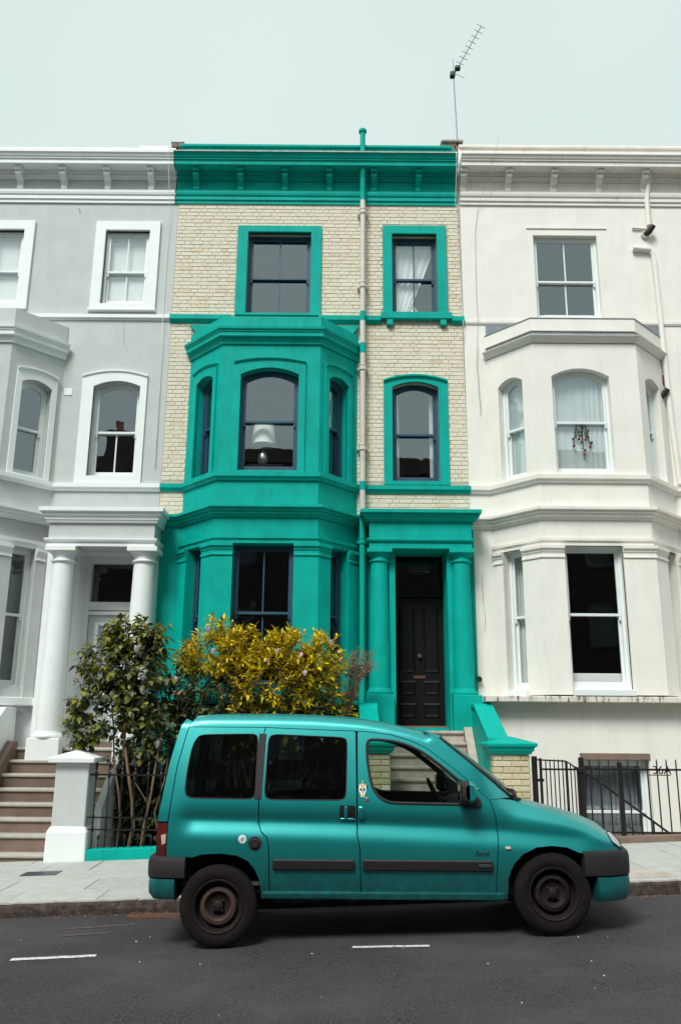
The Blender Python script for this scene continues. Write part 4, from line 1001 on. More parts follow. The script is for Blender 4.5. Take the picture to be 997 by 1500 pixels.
st = thing('chimney_stub', (-3.15, F + 0.2, 12.3), 'tiny brown brick stub on the parapet between the grey and green houses', 'chimney')
for x_ in (-3.20, -3.08): MB().box(x_ - 0.055, x_ + 0.055, F - 0.02, F + 0.3, 12.402, 12.49).build('brick', 'riser', st)
MB().box(-3.27, -3.02, F - 0.03, F + 0.3, 12.492, 12.51).build('capping_slab', 'lead_pale', st)

# ------------------------------------------------------------------ railings
def copies(o, parent, offs):
    for d in offs:
        c = inst(o, parent, d)
        for ch in o.children: inst(ch, c, (0, 0, 0))
RY = 11.82
ra = thing('iron_railing', (-1.5, RY, 0.1), 'black iron railing with knob finials on a low green plinth, shrub stems behind', 'railing')
a = MB(); a.loft([[(x, RY - .09, pz(x, RY) - 0.1), (x, RY + .09, pz(x, RY) - 0.1), (x, RY + .09, pz(x, RY) + 0.14), (x, RY - .09, pz(x, RY) + 0.135)] for x in (-3.26, 0.2)])
a.build('plinth', 'green', ra, bevel=0.008)
for z, t in ((1.09, 0.012), (0.555, 0.009), (0.405, 0.009)): MB().box(-3.28, 0.2, RY - t, RY + t, z - t, z + t).build('rail', 'iron', ra)
b0 = MB().tube([(-3.20, RY, 0.12), (-3.20, RY, 1.18)], 0.009, 8).build('bar', 'iron', ra, smooth=50)
MB().lathe((-3.20, RY, 1.18), [(0.012, -0.03), (0.022, -0.02), (0.012, -0.005), (0.016, 0.01), (0.026, 0.03), (0.016, 0.055), (0.004, 0.085)], 10).build('finial', 'iron', b0, smooth=50)
MB().lathe((-3.20, RY, 1.09), [(0.012, -0.045), (0.026, -0.02), (0.026, 0.02), (0.012, 0.045)], 10).build('collar', 'iron', b0, smooth=50)
MB().lathe((-3.20, RY, 0.48), [(0.010, -0.11), (0.024, -0.08), (0.012, -0.03), (0.012, 0.05), (0.024, 0.08), (0.010, 0.11)], 10).build('collar', 'iron', b0, smooth=50)
copies(b0, ra, [(0.172 * k, 0, 0) for k in range(1, 20)])
d0 = MB().tube([(-3.114, RY, 0.12), (-3.114, RY, 0.30)], 0.008, 8).build('dog_bar', 'iron', ra, smooth=50)
MB().lathe((-3.114, RY, 0.30), [(0.010, -0.02), (0.020, 0.0), (0.014, 0.03), (0.003, 0.05)], 10).build('finial', 'iron', d0, smooth=50)
copies(d0, ra, [(0.172 * k, 0, 0) for k in range(1, 19)])

RY2 = 11.75
rb = thing('iron_railing', (5.0, RY2, 0.3), 'plain black iron railing on a brown stone kerb before the basement window', 'railing')
a = MB(); a.loft([[(x, RY2 - .10, pz(x, RY2) - 0.1), (x, RY2 + .10, pz(x, RY2) - 0.1), (x, RY2 + .10, pz(x, RY2) + 0.085), (x, RY2 - .10, pz(x, RY2) + 0.08)] for x in (2.60, 8.2)])
a.build('plinth', 'riser', rb, bevel=0.01)
for z in (1.21, 0.425): MB().box(3.23, 8.0, RY2 - .007, RY2 + .007, z - .013, z + .013).build('rail', 'iron', rb)
b0 = MB().tube([(3.31, RY2, 0.30), (3.31, RY2, 1.32), (3.31, RY2, 1.345)], [0.0095, 0.0095, 0.003], 8).build('bar', 'iron', rb, smooth=50)
copies(b0, rb, [(0.127 * k, 0, 0) for k in range(1, 36)])
for x_ in (3.20, 3.70): MB().box(x_ - .03, x_ + .03, RY2 - .03, RY2 + .03, 0.25, 1.36 if x_ < 3.5 else 1.30).build('post', 'iron', rb, bevel=0.005)
MB().lathe((3.20, RY2, 1.20), [(0.02, -0.05), (0.055, -0.03), (0.06, 0.0), (0.055, 0.03), (0.02, 0.05)], 12).build('post_collar', 'iron', rb, smooth=50)
# house number worked into the railing
sg = thing('house_number_sign', (4.22, RY2 - 0.025, 1.2), 'small iron house number 36A fixed on the railing', 'sign')
me = text_mesh('36A', 0.15, 0.0, 0.005); me.materials.append(M['iron'])
t = bpy.data.objects.new('numerals', me); link(t, sg); t.rotation_euler = (R(90), 0, 0); t.location = (0.03, 0, -0.045)
MB().box(4.06, 4.36, RY2 - 0.03, RY2 - 0.02, 1.135, 1.148).build('bar', 'rust', sg)
# gate
ga = thing('iron_gate', (2.9, RY2, 0.3), 'narrow black iron gate with curved top hung beside the brick pier', 'gate')
MB().box(2.555, 2.615, RY2 - .04, RY2 + .05, 0.2, 1.37).build('hanging_post', 'iron', ga, bevel=0.006)
MB().box(2.60, 2.70, RY2 - .02, RY2 + .02, 1.05, 1.085).build('hinge', 'iron', ga)
for x_, zt in ((2.665, 1.345), (3.155, 1.20)): MB().box(x_ - .016, x_ + .016, RY2 - .016, RY2 + .016, 0.36, zt).build('stile', 'iron', ga)
MB().box(2.99, 3.02, RY2 - .014, RY2 + .014, 0.36, 1.31).build('stile', 'iron', ga)
MB().tube([(2.60, RY2, 1.325), (3.0, RY2, 1.31), (3.07, RY2, 1.27), (3.13, RY2, 1.215), (3.20, RY2, 1.18)], 0.010, 8).build('top_rail', 'iron', ga, smooth=50)
for z in (1.205, 0.42): MB().box(2.665, 3.17, RY2 - .006, RY2 + .006, z - .012, z + .012).build('rail', 'iron', ga)
g0 = MB().tube([(2.735, RY2, 0.38), (2.735, RY2, 1.33)], 0.008, 8).build('bar', 'iron', ga, smooth=50)
copies(g0, ga, [(0.055 * k, 0, 0) for k in range(1, 5)])
g1 = MB().tube([(3.06, RY2, 0.38), (3.06, RY2, 1.28)], 0.008, 8).build('bar', 'iron', ga, smooth=50)
copies(g1, ga, [(0.05, 0, -0.03)])
# handrail down to the basement
hr = thing('handrail', (4.0, 12.3, 0), 'sloping thin black handrail down to the basement behind the railing', 'handrail')
MB().tube([(3.24, 12.2, 1.22), (3.5, 12.25, 1.08), (4.62, 12.4, 0.29), (5.4, 12.45, -0.3)], 0.016, 8).build('rail', 'iron', hr, smooth=50)
for x_, z_ in ((3.6, 1.01), (4.28, 0.53)): MB().tube([(x_, 12.28, z_), (x_, 12.28, -1.1)], 0.012, 8).build('baluster', 'iron', hr)
bs = thing('basement_stairs', (4.0, 12.4, -1.1), 'stone stairs down into the basement yard behind the railing', 'stairs')
for k in range(7): MB().box(3.2 + 0.28*k, 3.5 + 0.28*k, 12.0, 12.85, -1.1, 0.22 - 0.185*k - 0.02).build('step', 'stone', bs)

# ------------------------------------------------------------------ plants
def leaf_geo(L, Wd, fold, droop):
    v = [(0, 0, 0), (L*0.35, Wd/2, fold), (L*0.38, 0, 0), (L*0.35, -Wd/2, fold), (L*0.72, Wd*0.34, fold*0.8 - droop*0.45), (L*0.74, 0, -droop*0.5), (L*0.72, -Wd*0.34, fold*0.8 - droop*0.45), (L, 0, -droop)]
    f = [(0, 2, 1), (0, 3, 2), (1, 2, 5, 4), (2, 3, 6, 5), (4, 5, 7), (5, 6, 7)]
    return v, f
def leaf_protos(m, L, Wd, n=3):
    out = []
    for _ in range(n):
        v, f = leaf_geo(L * rnd.uniform(0.8, 1.2), Wd * rnd.uniform(0.85, 1.15), L * rnd.uniform(0.02, 0.12), L * rnd.uniform(0.05, 0.35))
        me = bpy.data.meshes.new('leaf'); me.from_pydata(v, [], f); me.materials.append(M[m]); me.polygons.foreach_set('use_smooth', [True]*len(f)); out.append((me, v, f))
    return out
def leaf_rot(d, roll):
    x = d.normalized(); up = Vector((0, 0, 1)); y = up.cross(x)
    if y.length < 0.05: y = Vector((0, 1, 0))
    y.normalize(); z = x.cross(y)
    return Matrix((x, y, z)).transposed() @ Matrix.Rotation(roll, 3, 'X')
def sprigs(ells, n, nl, ln, leafy, rn):
    """twigs spread through ellipsoids; returns leaves (pos, dir, roll, shell) and twigs"""
    leaves, twigs = [], []
    wts = [e[3]*e[4]*e[5] for e in ells]
    for _ in range(n):
        e = rn.choices(ells, [w_ ** 0.67 for w_ in wts])[0]
        v = Vector((rn.gauss(0, 1), rn.gauss(0, 1), rn.gauss(0, 1))).normalized()
        if v.y > 0.35 and rn.random() < 0.6: v.y = -v.y
        r = rn.uniform(0.35, 1.0) ** 0.45 * rn.uniform(0.90, 1.10)
        if rn.random() < 0.07: r *= rn.uniform(1.1, 1.28)
        p = Vector((e[0] + v.x*e[3]*r, e[1] + v.y*e[4]*r, e[2] + v.z*e[5]*r))
        d = (v * 0.9 + Vector((0, -0.15, 0.55)) + Vector((rn.gauss(0, .35), rn.gauss(0, .35), rn.gauss(0, .3)))).normalized()
        l = ln * rn.uniform(0.6, 1.5); st = p - d * l * 0.5
        twigs.append((st, st + d * l))
        for k in range(nl):
            t = (k + 0.5) / nl
            s_ = d.orthogonal().normalized(); s_ = Matrix.Rotation(2.4 * k + rn.uniform(-.5, .5), 3, d) @ s_
            q = (d * rn.uniform(0.25, 0.9) + s_ * (1.0 - 0.5*t) + Vector((0, 0, leafy))).normalized()
            leaves.append((st + d * l * t, q, rn.uniform(-0.6, 0.6), r, p))
    return leaves, twigs
def plant(t, leaves, twigs, pick, protos, stem_m='bark', nmax=300):
    off = root_loc(t)
    buckets = {}
    leaves = sorted(leaves, key=lambda q: q[0].y)
    n = 0
    for (p, d, roll, r, c) in leaves:
        key = pick(p, r); me, v, f = rnd.choice(protos[key]); R3 = leaf_rot(d, roll); s_ = rnd.uniform(0.5, 1.2)
        if n < nmax and rnd.random() < 0.7:
            o = bpy.data.objects.new('leaf', me); COL.objects.link(o); o.parent = t
            m4 = R3.to_4x4() * s_; m4[3][3] = 1; m4.translation = p - off; o.matrix_local = m4; n += 1
        else:
            mb = buckets.setdefault(key, MB()); b = len(mb.v)
            for q in v: w_ = R3 @ Vector(q) * s_ + p; mb.v.append(tuple(w_))
            for q in f: mb.f.append([b + i for i in q])
    for key, mb in buckets.items(): mb.build('foliage', key, t, smooth=True, kind='stuff', recalc=False)
    tw = MB()
    for a_, b_ in twigs: tw.tube([a_, b_], [0.006, 0.002], 4, caps=False)
    tw.build('twigs', stem_m, t, kind='stuff', recalc=False)
rl = random.Random(21)
sh = thing('shrub', (-3.0, 12.25, 0.05), 'dark leafy shrub with bare brown stems behind the railing, before the white column', 'shrub')
ells = [(-3.12, 12.3, 2.55, 0.56, 0.40, 0.48), (-3.22, 12.2, 1.98, 0.56, 0.38, 0.42), (-2.82, 12.3, 2.40, 0.42, 0.38, 0.55), (-2.60, 12.35, 1.65, 0.46, 0.38, 0.40), (-3.0, 12.25, 2.92, 0.40, 0.32, 0.24), (-3.45, 12.2, 1.66, 0.24, 0.25, 0.24), (-2.72, 12.25, 3.0, 0.25, 0.25, 0.2)]
lv, tw = sprigs(ells, 390, 10, 0.26, -0.45, rl)
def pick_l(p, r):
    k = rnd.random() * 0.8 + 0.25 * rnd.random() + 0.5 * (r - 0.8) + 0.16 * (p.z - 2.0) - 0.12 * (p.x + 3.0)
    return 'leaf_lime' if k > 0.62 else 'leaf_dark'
plant(sh, lv, tw, pick_l, {'leaf_dark': leaf_protos('leaf_dark', 0.125, 0.078, 4), 'leaf_lime': leaf_protos('leaf_lime', 0.115, 0.070, 3)})
for pts, r in (([(-2.93, 12.1, 0.0), (-2.92, 12.1, 0.55), (-2.96, 12.1, 0.85), (-3.04, 12.1, 1.2), (-3.12, 12.15, 1.75), (-3.25, 12.2, 2.5)], 0.018),
               ([(-2.80, 12.05, 0.0), (-2.73, 12.05, 0.42), (-2.77, 12.05, 0.75), (-2.85, 12.05, 1.15), (-2.92, 12.1, 1.55), (-2.95, 12.2, 2.4), (-3.0, 12.25, 3.0)], 0.026),
               ([(-2.62, 12.05, 0.0), (-2.58, 12.05, 0.40), (-2.52, 12.05, 0.85), (-2.47, 12.05, 1.25), (-2.43, 12.1, 1.62), (-2.6, 12.2, 2.4)], 0.020),
               ([(-2.38, 12.05, 0.30), (-2.46, 12.05, 0.60), (-2.34, 12.05, 1.0), (-2.30, 12.05, 1.3)], 0.012),
               ([(-2.54, 12.05, 0.70), (-2.72, 12.05, 0.98), (-2.78, 12.1, 1.1)], 0.009),
               ([(-2.72, 12.2, 1.2), (-2.52, 12.2, 1.5), (-2.35, 12.25, 1.9)], 0.010)):
    P_ = [Vector(p) + Vector((rl.uniform(-.012, .012), 0, 0)) for p in pts]
    MB().tube(P_, [r * (1 - 0.45 * i / (len(P_) - 1)) for i in range(len(P_))], 8).build('stem', 'bark', sh, smooth=60)
def flower(t, x, y, z, s=1.0):
    a = MB()
    for k in range(6):
        an_ = 2*math.pi*k/6 + rl.uniform(-.3, .3); o = Vector((math.cos(an_), math.sin(an_), 0)); q = Vector((-o.y, o.x, 0))
        c = Vector((x, y, z)); up = Vector((rl.uniform(-.35, .35), rl.uniform(-.4, .1), 1)).normalized(); L = 0.095 * s; op = rl.uniform(0.16, 0.38)
        r = lambda h, w_: [tuple(c + up*L*h + o*L*op*h + q*w_*s - o*0.004), tuple(c + up*L*h + o*(L*op*h + 0.006)), tuple(c + up*L*h + o*L*op*h - q*w_*s - o*0.004)]
        a.loft([r(0, .008), r(.3, .022), r(.65, .024), r(.9, .014), r(1.0, .004)], closed=False)
    a.build('flower', 'petal', t, smooth=True, recalc=False)
flower(sh, -2.80, 11.92, 2.70, 1.1)

yb = thing('golden_bush', (-1.2, 12.6, 0.0), 'spreading golden yellow bush with pink flowers below the green bay window', 'bush')
ells = [(-1.82, 12.65, 2.68, 0.50, 0.35, 0.36), (-1.30, 12.6, 2.74, 0.52, 0.38, 0.36), (-0.72, 12.6, 2.70, 0.48, 0.38, 0.38), (-0.28, 12.6, 2.55, 0.34, 0.34, 0.44), (-1.0, 12.5, 2.35, 0.75, 0.40, 0.40), (-2.25, 12.6, 2.2, 0.42, 0.3, 0.28), (-0.35, 12.55, 2.2, 0.38, 0.34, 0.36), (-1.72, 12.6, 3.06, 0.16, 0.18, 0.18), (-2.15, 12.6, 2.62, 0.20, 0.2, 0.20)]
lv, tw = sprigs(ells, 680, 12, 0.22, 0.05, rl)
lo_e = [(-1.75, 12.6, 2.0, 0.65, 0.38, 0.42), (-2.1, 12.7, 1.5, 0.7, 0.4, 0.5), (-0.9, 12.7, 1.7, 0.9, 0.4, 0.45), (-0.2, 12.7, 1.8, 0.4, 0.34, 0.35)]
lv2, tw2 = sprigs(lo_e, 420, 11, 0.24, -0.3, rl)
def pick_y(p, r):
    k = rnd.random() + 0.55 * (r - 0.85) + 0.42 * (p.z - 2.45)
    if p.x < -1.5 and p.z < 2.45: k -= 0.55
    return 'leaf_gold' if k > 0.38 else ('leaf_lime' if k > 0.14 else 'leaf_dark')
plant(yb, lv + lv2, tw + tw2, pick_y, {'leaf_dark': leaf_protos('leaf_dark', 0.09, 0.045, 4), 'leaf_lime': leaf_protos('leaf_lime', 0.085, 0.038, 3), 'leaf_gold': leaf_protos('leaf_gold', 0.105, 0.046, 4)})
for x_, y_, z_ in ((-1.88, 12.25, 3.02), (-1.80, 12.3, 2.72), (-2.30, 12.25, 2.32), (-1.0, 12.15, 2.58), (-0.55, 12.15, 2.66), (-0.48, 12.15, 2.42), (-0.12, 12.2, 2.86), (-0.88, 12.15, 2.72), (-2.52, 12.2, 2.5)): flower(yb, x_, y_, z_, rl.uniform(0.7, 1.0))
MB().tube([(-2.30, 12.25, 2.32), (-2.28, 12.3, 2.1), (-2.1, 12.5, 1.7)], 0.006, 5).build('stem', 'bark', yb)
MB().tube([(-2.52, 12.2, 2.5), (-2.45, 12.3, 2.2), (-2.2, 12.5, 1.8)], 0.006, 5).build('stem', 'bark', yb)
for k in range(7):
    bx = rl.uniform(-2.1, -0.3)
    MB().tube([(bx, 12.6, 0.0), (bx + rl.uniform(-.1, .1), 12.6, 0.8), (bx + rl.uniform(-.25, .25), 12.65, 1.6), (bx + rl.uniform(-.4, .4), 12.6, 2.4)], [0.022, 0.02, 0.016, 0.009], 7).build('stem', 'bark', yb, smooth=60)
lv, tw = sprigs([(-1.9, 12.9, 0.6, 1.3, 0.3, 0.55), (-0.7, 12.9, 0.7, 1.0, 0.3, 0.6), (-2.9, 13.1, 0.6, 0.5, 0.25, 0.6), (-2.7, 13.0, 1.15, 0.6, 0.25, 0.5)], 520, 10, 0.25, -0.3, rl)
ug = MB(); pv = leaf_protos('leaf_dark', 0.11, 0.06, 3)
for (p, d, roll, r, c) in lv:
    me, v, f = rnd.choice(pv); R3 = leaf_rot(d, roll); b = len(ug.v)
    for q in v: ug.v.append(tuple(R3 @ Vector(q) + p))
    for q in f: ug.f.append([b + i for i in q])
tag(ug.build('shade_fill_leaves', 'leaf_dark', None, smooth=True, recalc=False), kind='stuff')  # dark leaves added to fill the deep shade behind the stems
# dried plant by the drainpipe
dpn = thing('dried_plant', (0.12, 12.98, 0.0), 'dry brown twiggy plant in front of the green drainpipe', 'plant')
a = MB(); tips = MB()
for k in range(48):
    t = rl.uniform(-0.9, 0.9); L = rl.uniform(0.35, 0.8)
    p0 = Vector((0.12 + rl.uniform(-.05, .05), 12.98, 1.95)); t = t*0.8 + 0.62; p1 = p0 + Vector((t*0.17, rl.uniform(-.12, .12), 0.30 + L*0.40)); p2 = p1 + Vector((t*0.14 + rl.uniform(-.08, .08), rl.uniform(-.10, .10), L*0.42))
    a.tube([p0, p1, p2], [0.004, 0.003, 0.0015], 4, caps=False)
    for j in range(16):
        q = p1.lerp(p2, rl.random()) + Vector((rl.uniform(-.03, .03), rl.uniform(-.03, .03), rl.uniform(-.02, .04))); s_ = rl.uniform(0.006, 0.016)
        tips.loft([[tuple(q + Vector((s_, 0, 0))), tuple(q + Vector((-s_*.5, s_*.8, 0))), tuple(q + Vector((-s_*.5, -s_*.8, 0)))], [tuple(q + Vector((0, 0, s_*2)))]*3])
a.build('twigs', 'bark', dpn, kind='stuff', recalc=False); tips.build('seed_heads', 'dry', dpn, kind='stuff', recalc=False)
MB().tube([(0.10, 12.98, 0.0), (0.08, 12.98, 1.0), (0.12, 12.98, 1.97)], 0.016, 8).build('stem', 'bark', dpn)

# ------------------------------------------------------------------ the terrace across the street (seen in the window panes)
O = thing('opposite_terrace', (0, -9.0, 0), 'dark brick terrace across the street, mirrored in the window panes', 'building')
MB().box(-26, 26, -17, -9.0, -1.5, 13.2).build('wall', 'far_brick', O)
MB().box(-26, 26, -9.35, -8.75, 13.2, 13.9).build('parapet', 'far_brick', O)
MB().prism([(-16.5, 13.2), (-9.6, 13.2), (-13, 15.0)], 'x', -26, 26).build('roof', 'lead', O)
cm = MB().box(-0.6, 0.6, -10.4, -9.5, 13.2, 15.4).build('chimney', 'far_brick', O)
MB().lathe((0.0, -9.95, 15.4), [(0.16, 0), (0.13, 0.5), (0.16, 0.55)], 12).build('chimney_pot', 'terracotta', cm)
cm.location.x = -10.4
for k in (-22.0, 13.0, 22.5):
    c = inst(cm, O, (k, 0, 0))
    for q in cm.children: inst(q, c, (0, 0, 0))
wn0 = MB().box(-0.6, 0.6, -9.06, -8.98, 0, 2.0).build('window', 'iron', O)
MB().box(-0.5, 0.5, -8.978, -8.972, 0.1, 1.9).build('pane', 'pane_dark', wn0)
wn0.location = (-24, 0, 1.8)
for i in range(20):
    for j in range(3):
        if i or j:
            c = inst(wn0, O, (-24 + 2.5*i, 0, 1.8 + 3.4*j)); inst(wn0.children[0], c, (0, 0, 0))

# ------------------------------------------------------------------ the teal van
CY, HWID = 8.2, 0.80
V = thing('parked_van', (0.42, CY, 0.0), 'teal green compact van with windowed sides and dark steel wheels parked by the kerb', 'van')
def lerp_tab(tab, x):
    if x <= tab[0][0]: return tab[0][1]
    for (a, b), (c, d) in zip(tab, tab[1:]):
        if x <= c: return b + (d - b) * (x - a) / (c - a)
    return tab[-1][1]
def sstep(a, b, x):
    t = min(1, max(0, (x - a) / (b - a))); return t*t*(3 - 2*t)
SWAGE = [(-1.30, .930), (-.64, .922), (.146, .909), (.8, .888), (1.317, .866), (1.622, .839), (1.927, .813), (2.109, .790), (2.3, .765)]
TOPS = [(-1.30, 1.745), (-1.222, 1.768), (-1.13, 1.774), (-.583, 1.777), (-.228, 1.771), (.031, 1.757), (.224, 1.742), (.42, 1.712), (.62, 1.668), (.82, 1.603), (1.0, 1.47), (1.2, 1.30), (1.43, 1.115), (1.6, 1.068), (1.86, 1.002), (2.06, .935), (2.19, .88), (2.28, .82)]
def hw(x, z):
    """half width of the body side at station x, height z"""
    w = HWID
    if x > 1.55: w -= 0.20 * ((x - 1.55) / 0.85) ** 2.6
    if x < -1.05: w -= 0.05 * ((-1.05 - x) / 0.48) ** 2
    zs = lerp_tab(SWAGE, x); zt = lerp_tab(TOPS, x)
    hood = sstep(1.10, 1.50, x)
    if z > 0.98: w -= (1 - hood) * 0.165 * ((z - 0.98) / 0.79) ** 1.3
    if hood > 0 and z > zs:
        u = min(1.05, (z - zs) / max(0.04, zt - zs)); w -= hood * (0.035 * u + 0.115 * u ** 2.4)
    if x < 0.75 and z > zt - 0.075:
        w -= 0.075 * min(1.2, (z - (zt - 0.075)) / 0.075) ** 2.2
    fade = sstep(-1.36, -1.18, x) * (1 - sstep(1.95, 2.2, x))
    s = z - zs
    if s >= 0: w -= fade * 0.042 * math.exp(-(s / 0.075) ** 1.6)
    elif s > -0.16: w -= fade * 0.042 * (1 - sstep(-0.25, 1, -s / 0.16)) / (1 - sstep(-0.25, 1, 0))
    if s < -0.10: w -= 0.062 * ((-s - 0.10) / 0.39) ** 1.7
    return max(0.2, w)
def fix(p):
    """a point measured on the near side, carried to the depth where the panel really lies"""
    x, z = p
    for _ in range(3):
        d = CY - hw(x, z); x, z = p[0] * d / 7.4, CAM_H + (p[1] - CAM_H) * d / 7.4
    return (x, z)
def FX(pts): return [fix(p) for p in pts]
def dens(poly, step=0.03, closed=True):
    out = []; n = len(poly)
    for i in range(n if closed else n - 1):
        a, b = poly[i], poly[(i+1) % n]; L = math.dist(a, b); k = max(1, int(L / step))
        out += [(a[0] + (b[0]-a[0])*j/k, a[1] + (b[1]-a[1])*j/k) for j in range(k)]
    return out if closed else out + [poly[-1]]
def area(p): return sum(a[0]*b[1] - b[0]*a[1] for a, b in zip(p, p[1:] + p[:1])) / 2
def offset(poly, d):
    """shrink a polygon by d"""
    if area(poly) < 0: poly = poly[::-1]
    n = len(poly); out = []
    for i in range(n):
        a, b, c = Vector(poly[i-1]), Vector(poly[i]), Vector(poly[(i+1) % n])
        d0, d1 = (b - a).normalized(), (c - b).normalized()
        n0, n1 = Vector((-d0.y, d0.x)), Vector((-d1.y, d1.x)); m = n0 + n1
        m = m.normalized() if m.length > 1e-6 else n0
        out.append(tuple(b + m * d / max(0.5, m.dot(n0))))
    return out
def smooth_loop(poly, r, it=2):
    """round the corners (Chaikin)"""
    for _ in range(it):
        q = []
        for i in range(len(poly)):
            a, b = poly[i], poly[(i+1) % len(poly)]; L = math.dist(a, b); t = min(0.25, r / max(L, 1e-6))
            q += [(a[0]+(b[0]-a[0])*t, a[1]+(b[1]-a[1])*t), (b[0]+(a[0]-b[0])*t, b[1]+(a[1]-b[1])*t)]
        poly = q
    return poly
def inside(p, poly):
    x, y = p; c = False; n = len(poly); j = n - 1
    for i in range(n):
        xi, yi = poly[i]; xj, yj = poly[j]
        if (yi > y) != (yj > y) and x < (xj - xi) * (y - yi) / (yj - yi) + xi: c = not c
        j = i
    return c
def cdt(outer, holes=(), sx=0.035, sz=0.016):
    loops = [dens(outer)] + [dens(h) for h in holes]
    pts, edges = [], []
    for l in loops:
        b = len(pts); pts += l; edges += [(b + i, b + (i+1) % len(l)) for i in range(len(l))]
    xs, zs = [p[0] for p in loops[0]], [p[1] for p in loops[0]]
    inner = offset(loops[0], 0.008)
    hol = [offset(h, -0.008) for h in loops[1:]]
    x = min(xs); r = 0
    while x < max(xs):
        z = min(zs) + (0.5 * sz if r % 2 else 0)
        while z < max(zs):
            if inside((x, z), inner) and not any(inside((x, z), h) for h in hol): pts.append((x, z))
            z += sz
        x += sx; r += 1
    vs, es, fs, *_ = geometry.delaunay_2d_cdt([Vector(p) for p in pts], edges, [], 0, 1e-5)
    vs = [(v.x, v.y) for v in vs]; keep = []
    for f in fs:
        c = (sum(vs[i][0] for i in f)/3, sum(vs[i][1] for i in f)/3)
        if inside(c, loops[0]) and not any(inside(c, h) for h in loops[1:]): keep.append(list(f))
    return vs, keep, loops
def skin(mb, outer, holes=(), inset=0.0, flange=0.016, side=-1, sx=0.035, sz=0.016, extra=None):
    """body panel on the near (side -1) or far (+1) flank with turned-in edges"""
    vs, fs, loops = cdt(outer, holes, sx, sz)
    Y = lambda x, z, e=0: CY + side * (hw(x, z) - inset - e + (extra(x, z) if extra else 0))
    b = len(mb.v)
    for x, z in vs: mb.v.append((x, Y(x, z), z))
    for f in fs: mb.f.append([b + i for i in (f if side < 0 else f[::-1])])
    if flange:
        for l in loops:
            b0 = len(mb.v); n = len(l)
            for x, z in l: mb.v.append((x, Y(x, z), z))
            for x, z in l: mb.v.append((x, Y(x, z, flange), z))
            for i in range(n): k = (i+1) % n; mb.f.append([b0+i, b0+k, b0+n+k, b0+n+i])
def both(name, m, parent_fn, outer, holes=(), **k):
    res = []
    for side in (-1, 1):
        mb = MB(); skin(mb, outer, holes, side=side, **k)
        res.append(mb.build(name, m, parent_fn(side) if callable(parent_fn) else parent_fn, smooth=35, recalc=False))
    return res

arch_f = FX([(1.365, .345), (1.371, .404), (1.379, .506), (1.405, .565), (1.428, .609), (1.503, .683), (1.617, .736), (1.739, .748), (1.861, .737), (1.958, .696)])
arch_r = FX([(-1.22, .60), (-1.183, .636), (-1.1, .661), (-.944, .669), (-.816, .654), (-.729, .614), (-.675, .556), (-.635, .478), (-.617, .391), (-.615, .335)])
tg_line = FX([(-1.225, 1.715), (-1.258, 1.668), (-1.337, 1.351), (-1.383, .983), (-1.390, .911)])
qd = FX([(-.612, 1.668), (-.630, 1.609), (-.652, 1.084), (-.650, .904), (-.626, .840), (-.579, .799), (-.561, .715), (-.545, .395), (-.540, .338)])
top_l = FX([(-.612, 1.668), (-.55, 1.665), (.143, 1.643)])
ab = FX([(.155, 1.643), (.157, .825), (.178, .721), (.191, .340)])
fd_top = FX([(.155, 1.643), (.30, 1.634), (.436, 1.617), (.584, 1.576), (.732, 1.512), (1.025, 1.295), (1.247, 1.101)])
fd_f = FX([(1.247, 1.101), (1.267, 1.054), (1.294, .947), (1.305, .814), (1.300, .704), (1.286, .545), (1.268, .345)])
win_q = smooth_loop(FX([(-1.133, 1.604), (-.672, 1.614), (-.683, 1.092), (-1.215, 1.096), (-1.266, 1.125), (-1.256, 1.293), (-1.225, 1.494), (-1.185, 1.585)]), 0.03)
win_s = smooth_loop(FX([(-.585, 1.612), (.045, 1.590), (.072, 1.560), (.066, 1.130), (.040, 1.089), (-.610, 1.089)]), 0.035)
win_f = smooth_loop(FX([(.235, 1.580), (.435, 1.568), (.57, 1.536), (.703, 1.477), (.849, 1.373), (1.01, 1.245), (1.12, 1.15), (1.10, 1.066), (1.0, 1.064), (.432, 1.071), (.345, 1.105), (.286, 1.176), (.258, 1.276), (.235, 1.445)]), 0.03)
ws_edge = [(.86, 1.592), (1.05, 1.435), (1.25, 1.273), (1.45, 1.118)]
G = 0.004
quarter = tg_line[1:] + FX([(-1.392, .645), (-1.20, .640)]) + arch_r[1:] + [(x, z) for x, z in reversed(qd)]
slide = qd[:1] + top_l[1:] + ab[1:] + [(qd[-1])] + qd[:0:-1][1:]
slide = [qd[0]] + top_l[1:] + ab[1:] + list(reversed(qd[1:]))
fdoor = fd_top + fd_f[1:] + list(reversed(ab[1:]))
hood_edge = [(1.45, 1.096), (1.62, 1.050), (1.86, .984), (2.04, .922), (2.17, .862)]
wing = [fd_top[-1]] + [(1.36, 1.108)] + hood_edge + FX([(2.188, .846), (2.235, .795), (2.279, .765), (2.310, .722), (2.28, .708), (2.0, .694)]) + list(reversed(arch_f)) + [fd_f[-1]] + list(reversed(fd_f[1:-1]))
roof_low = [tg_line[1]] + [top_l[0]] + top_l[1:] + fd_top[1:]
roof_up = [(x, lerp_tab(TOPS, x) - 0.002) for x in (-1.225, -1.13, -.9, -.6, -.4, -.2, .03, .22, .42, .62)] + [(.72, 1.648)]
pillar = roof_low + [(1.36, 1.110)] + [(x, z) for x, z in reversed(ws_edge)] + list(reversed(roof_up))
tail = [tg_line[0]] + tg_line[1:] + FX([(-1.479, .911), (-1.456, 1.07), (-1.406, 1.372), (-1.35, 1.592), (-1.321, 1.681), (-1.279, 1.735)])
lamp_t = FX([(-1.390, .905), (-1.392, .645), (-1.470, .645), (-1.480, .905)])

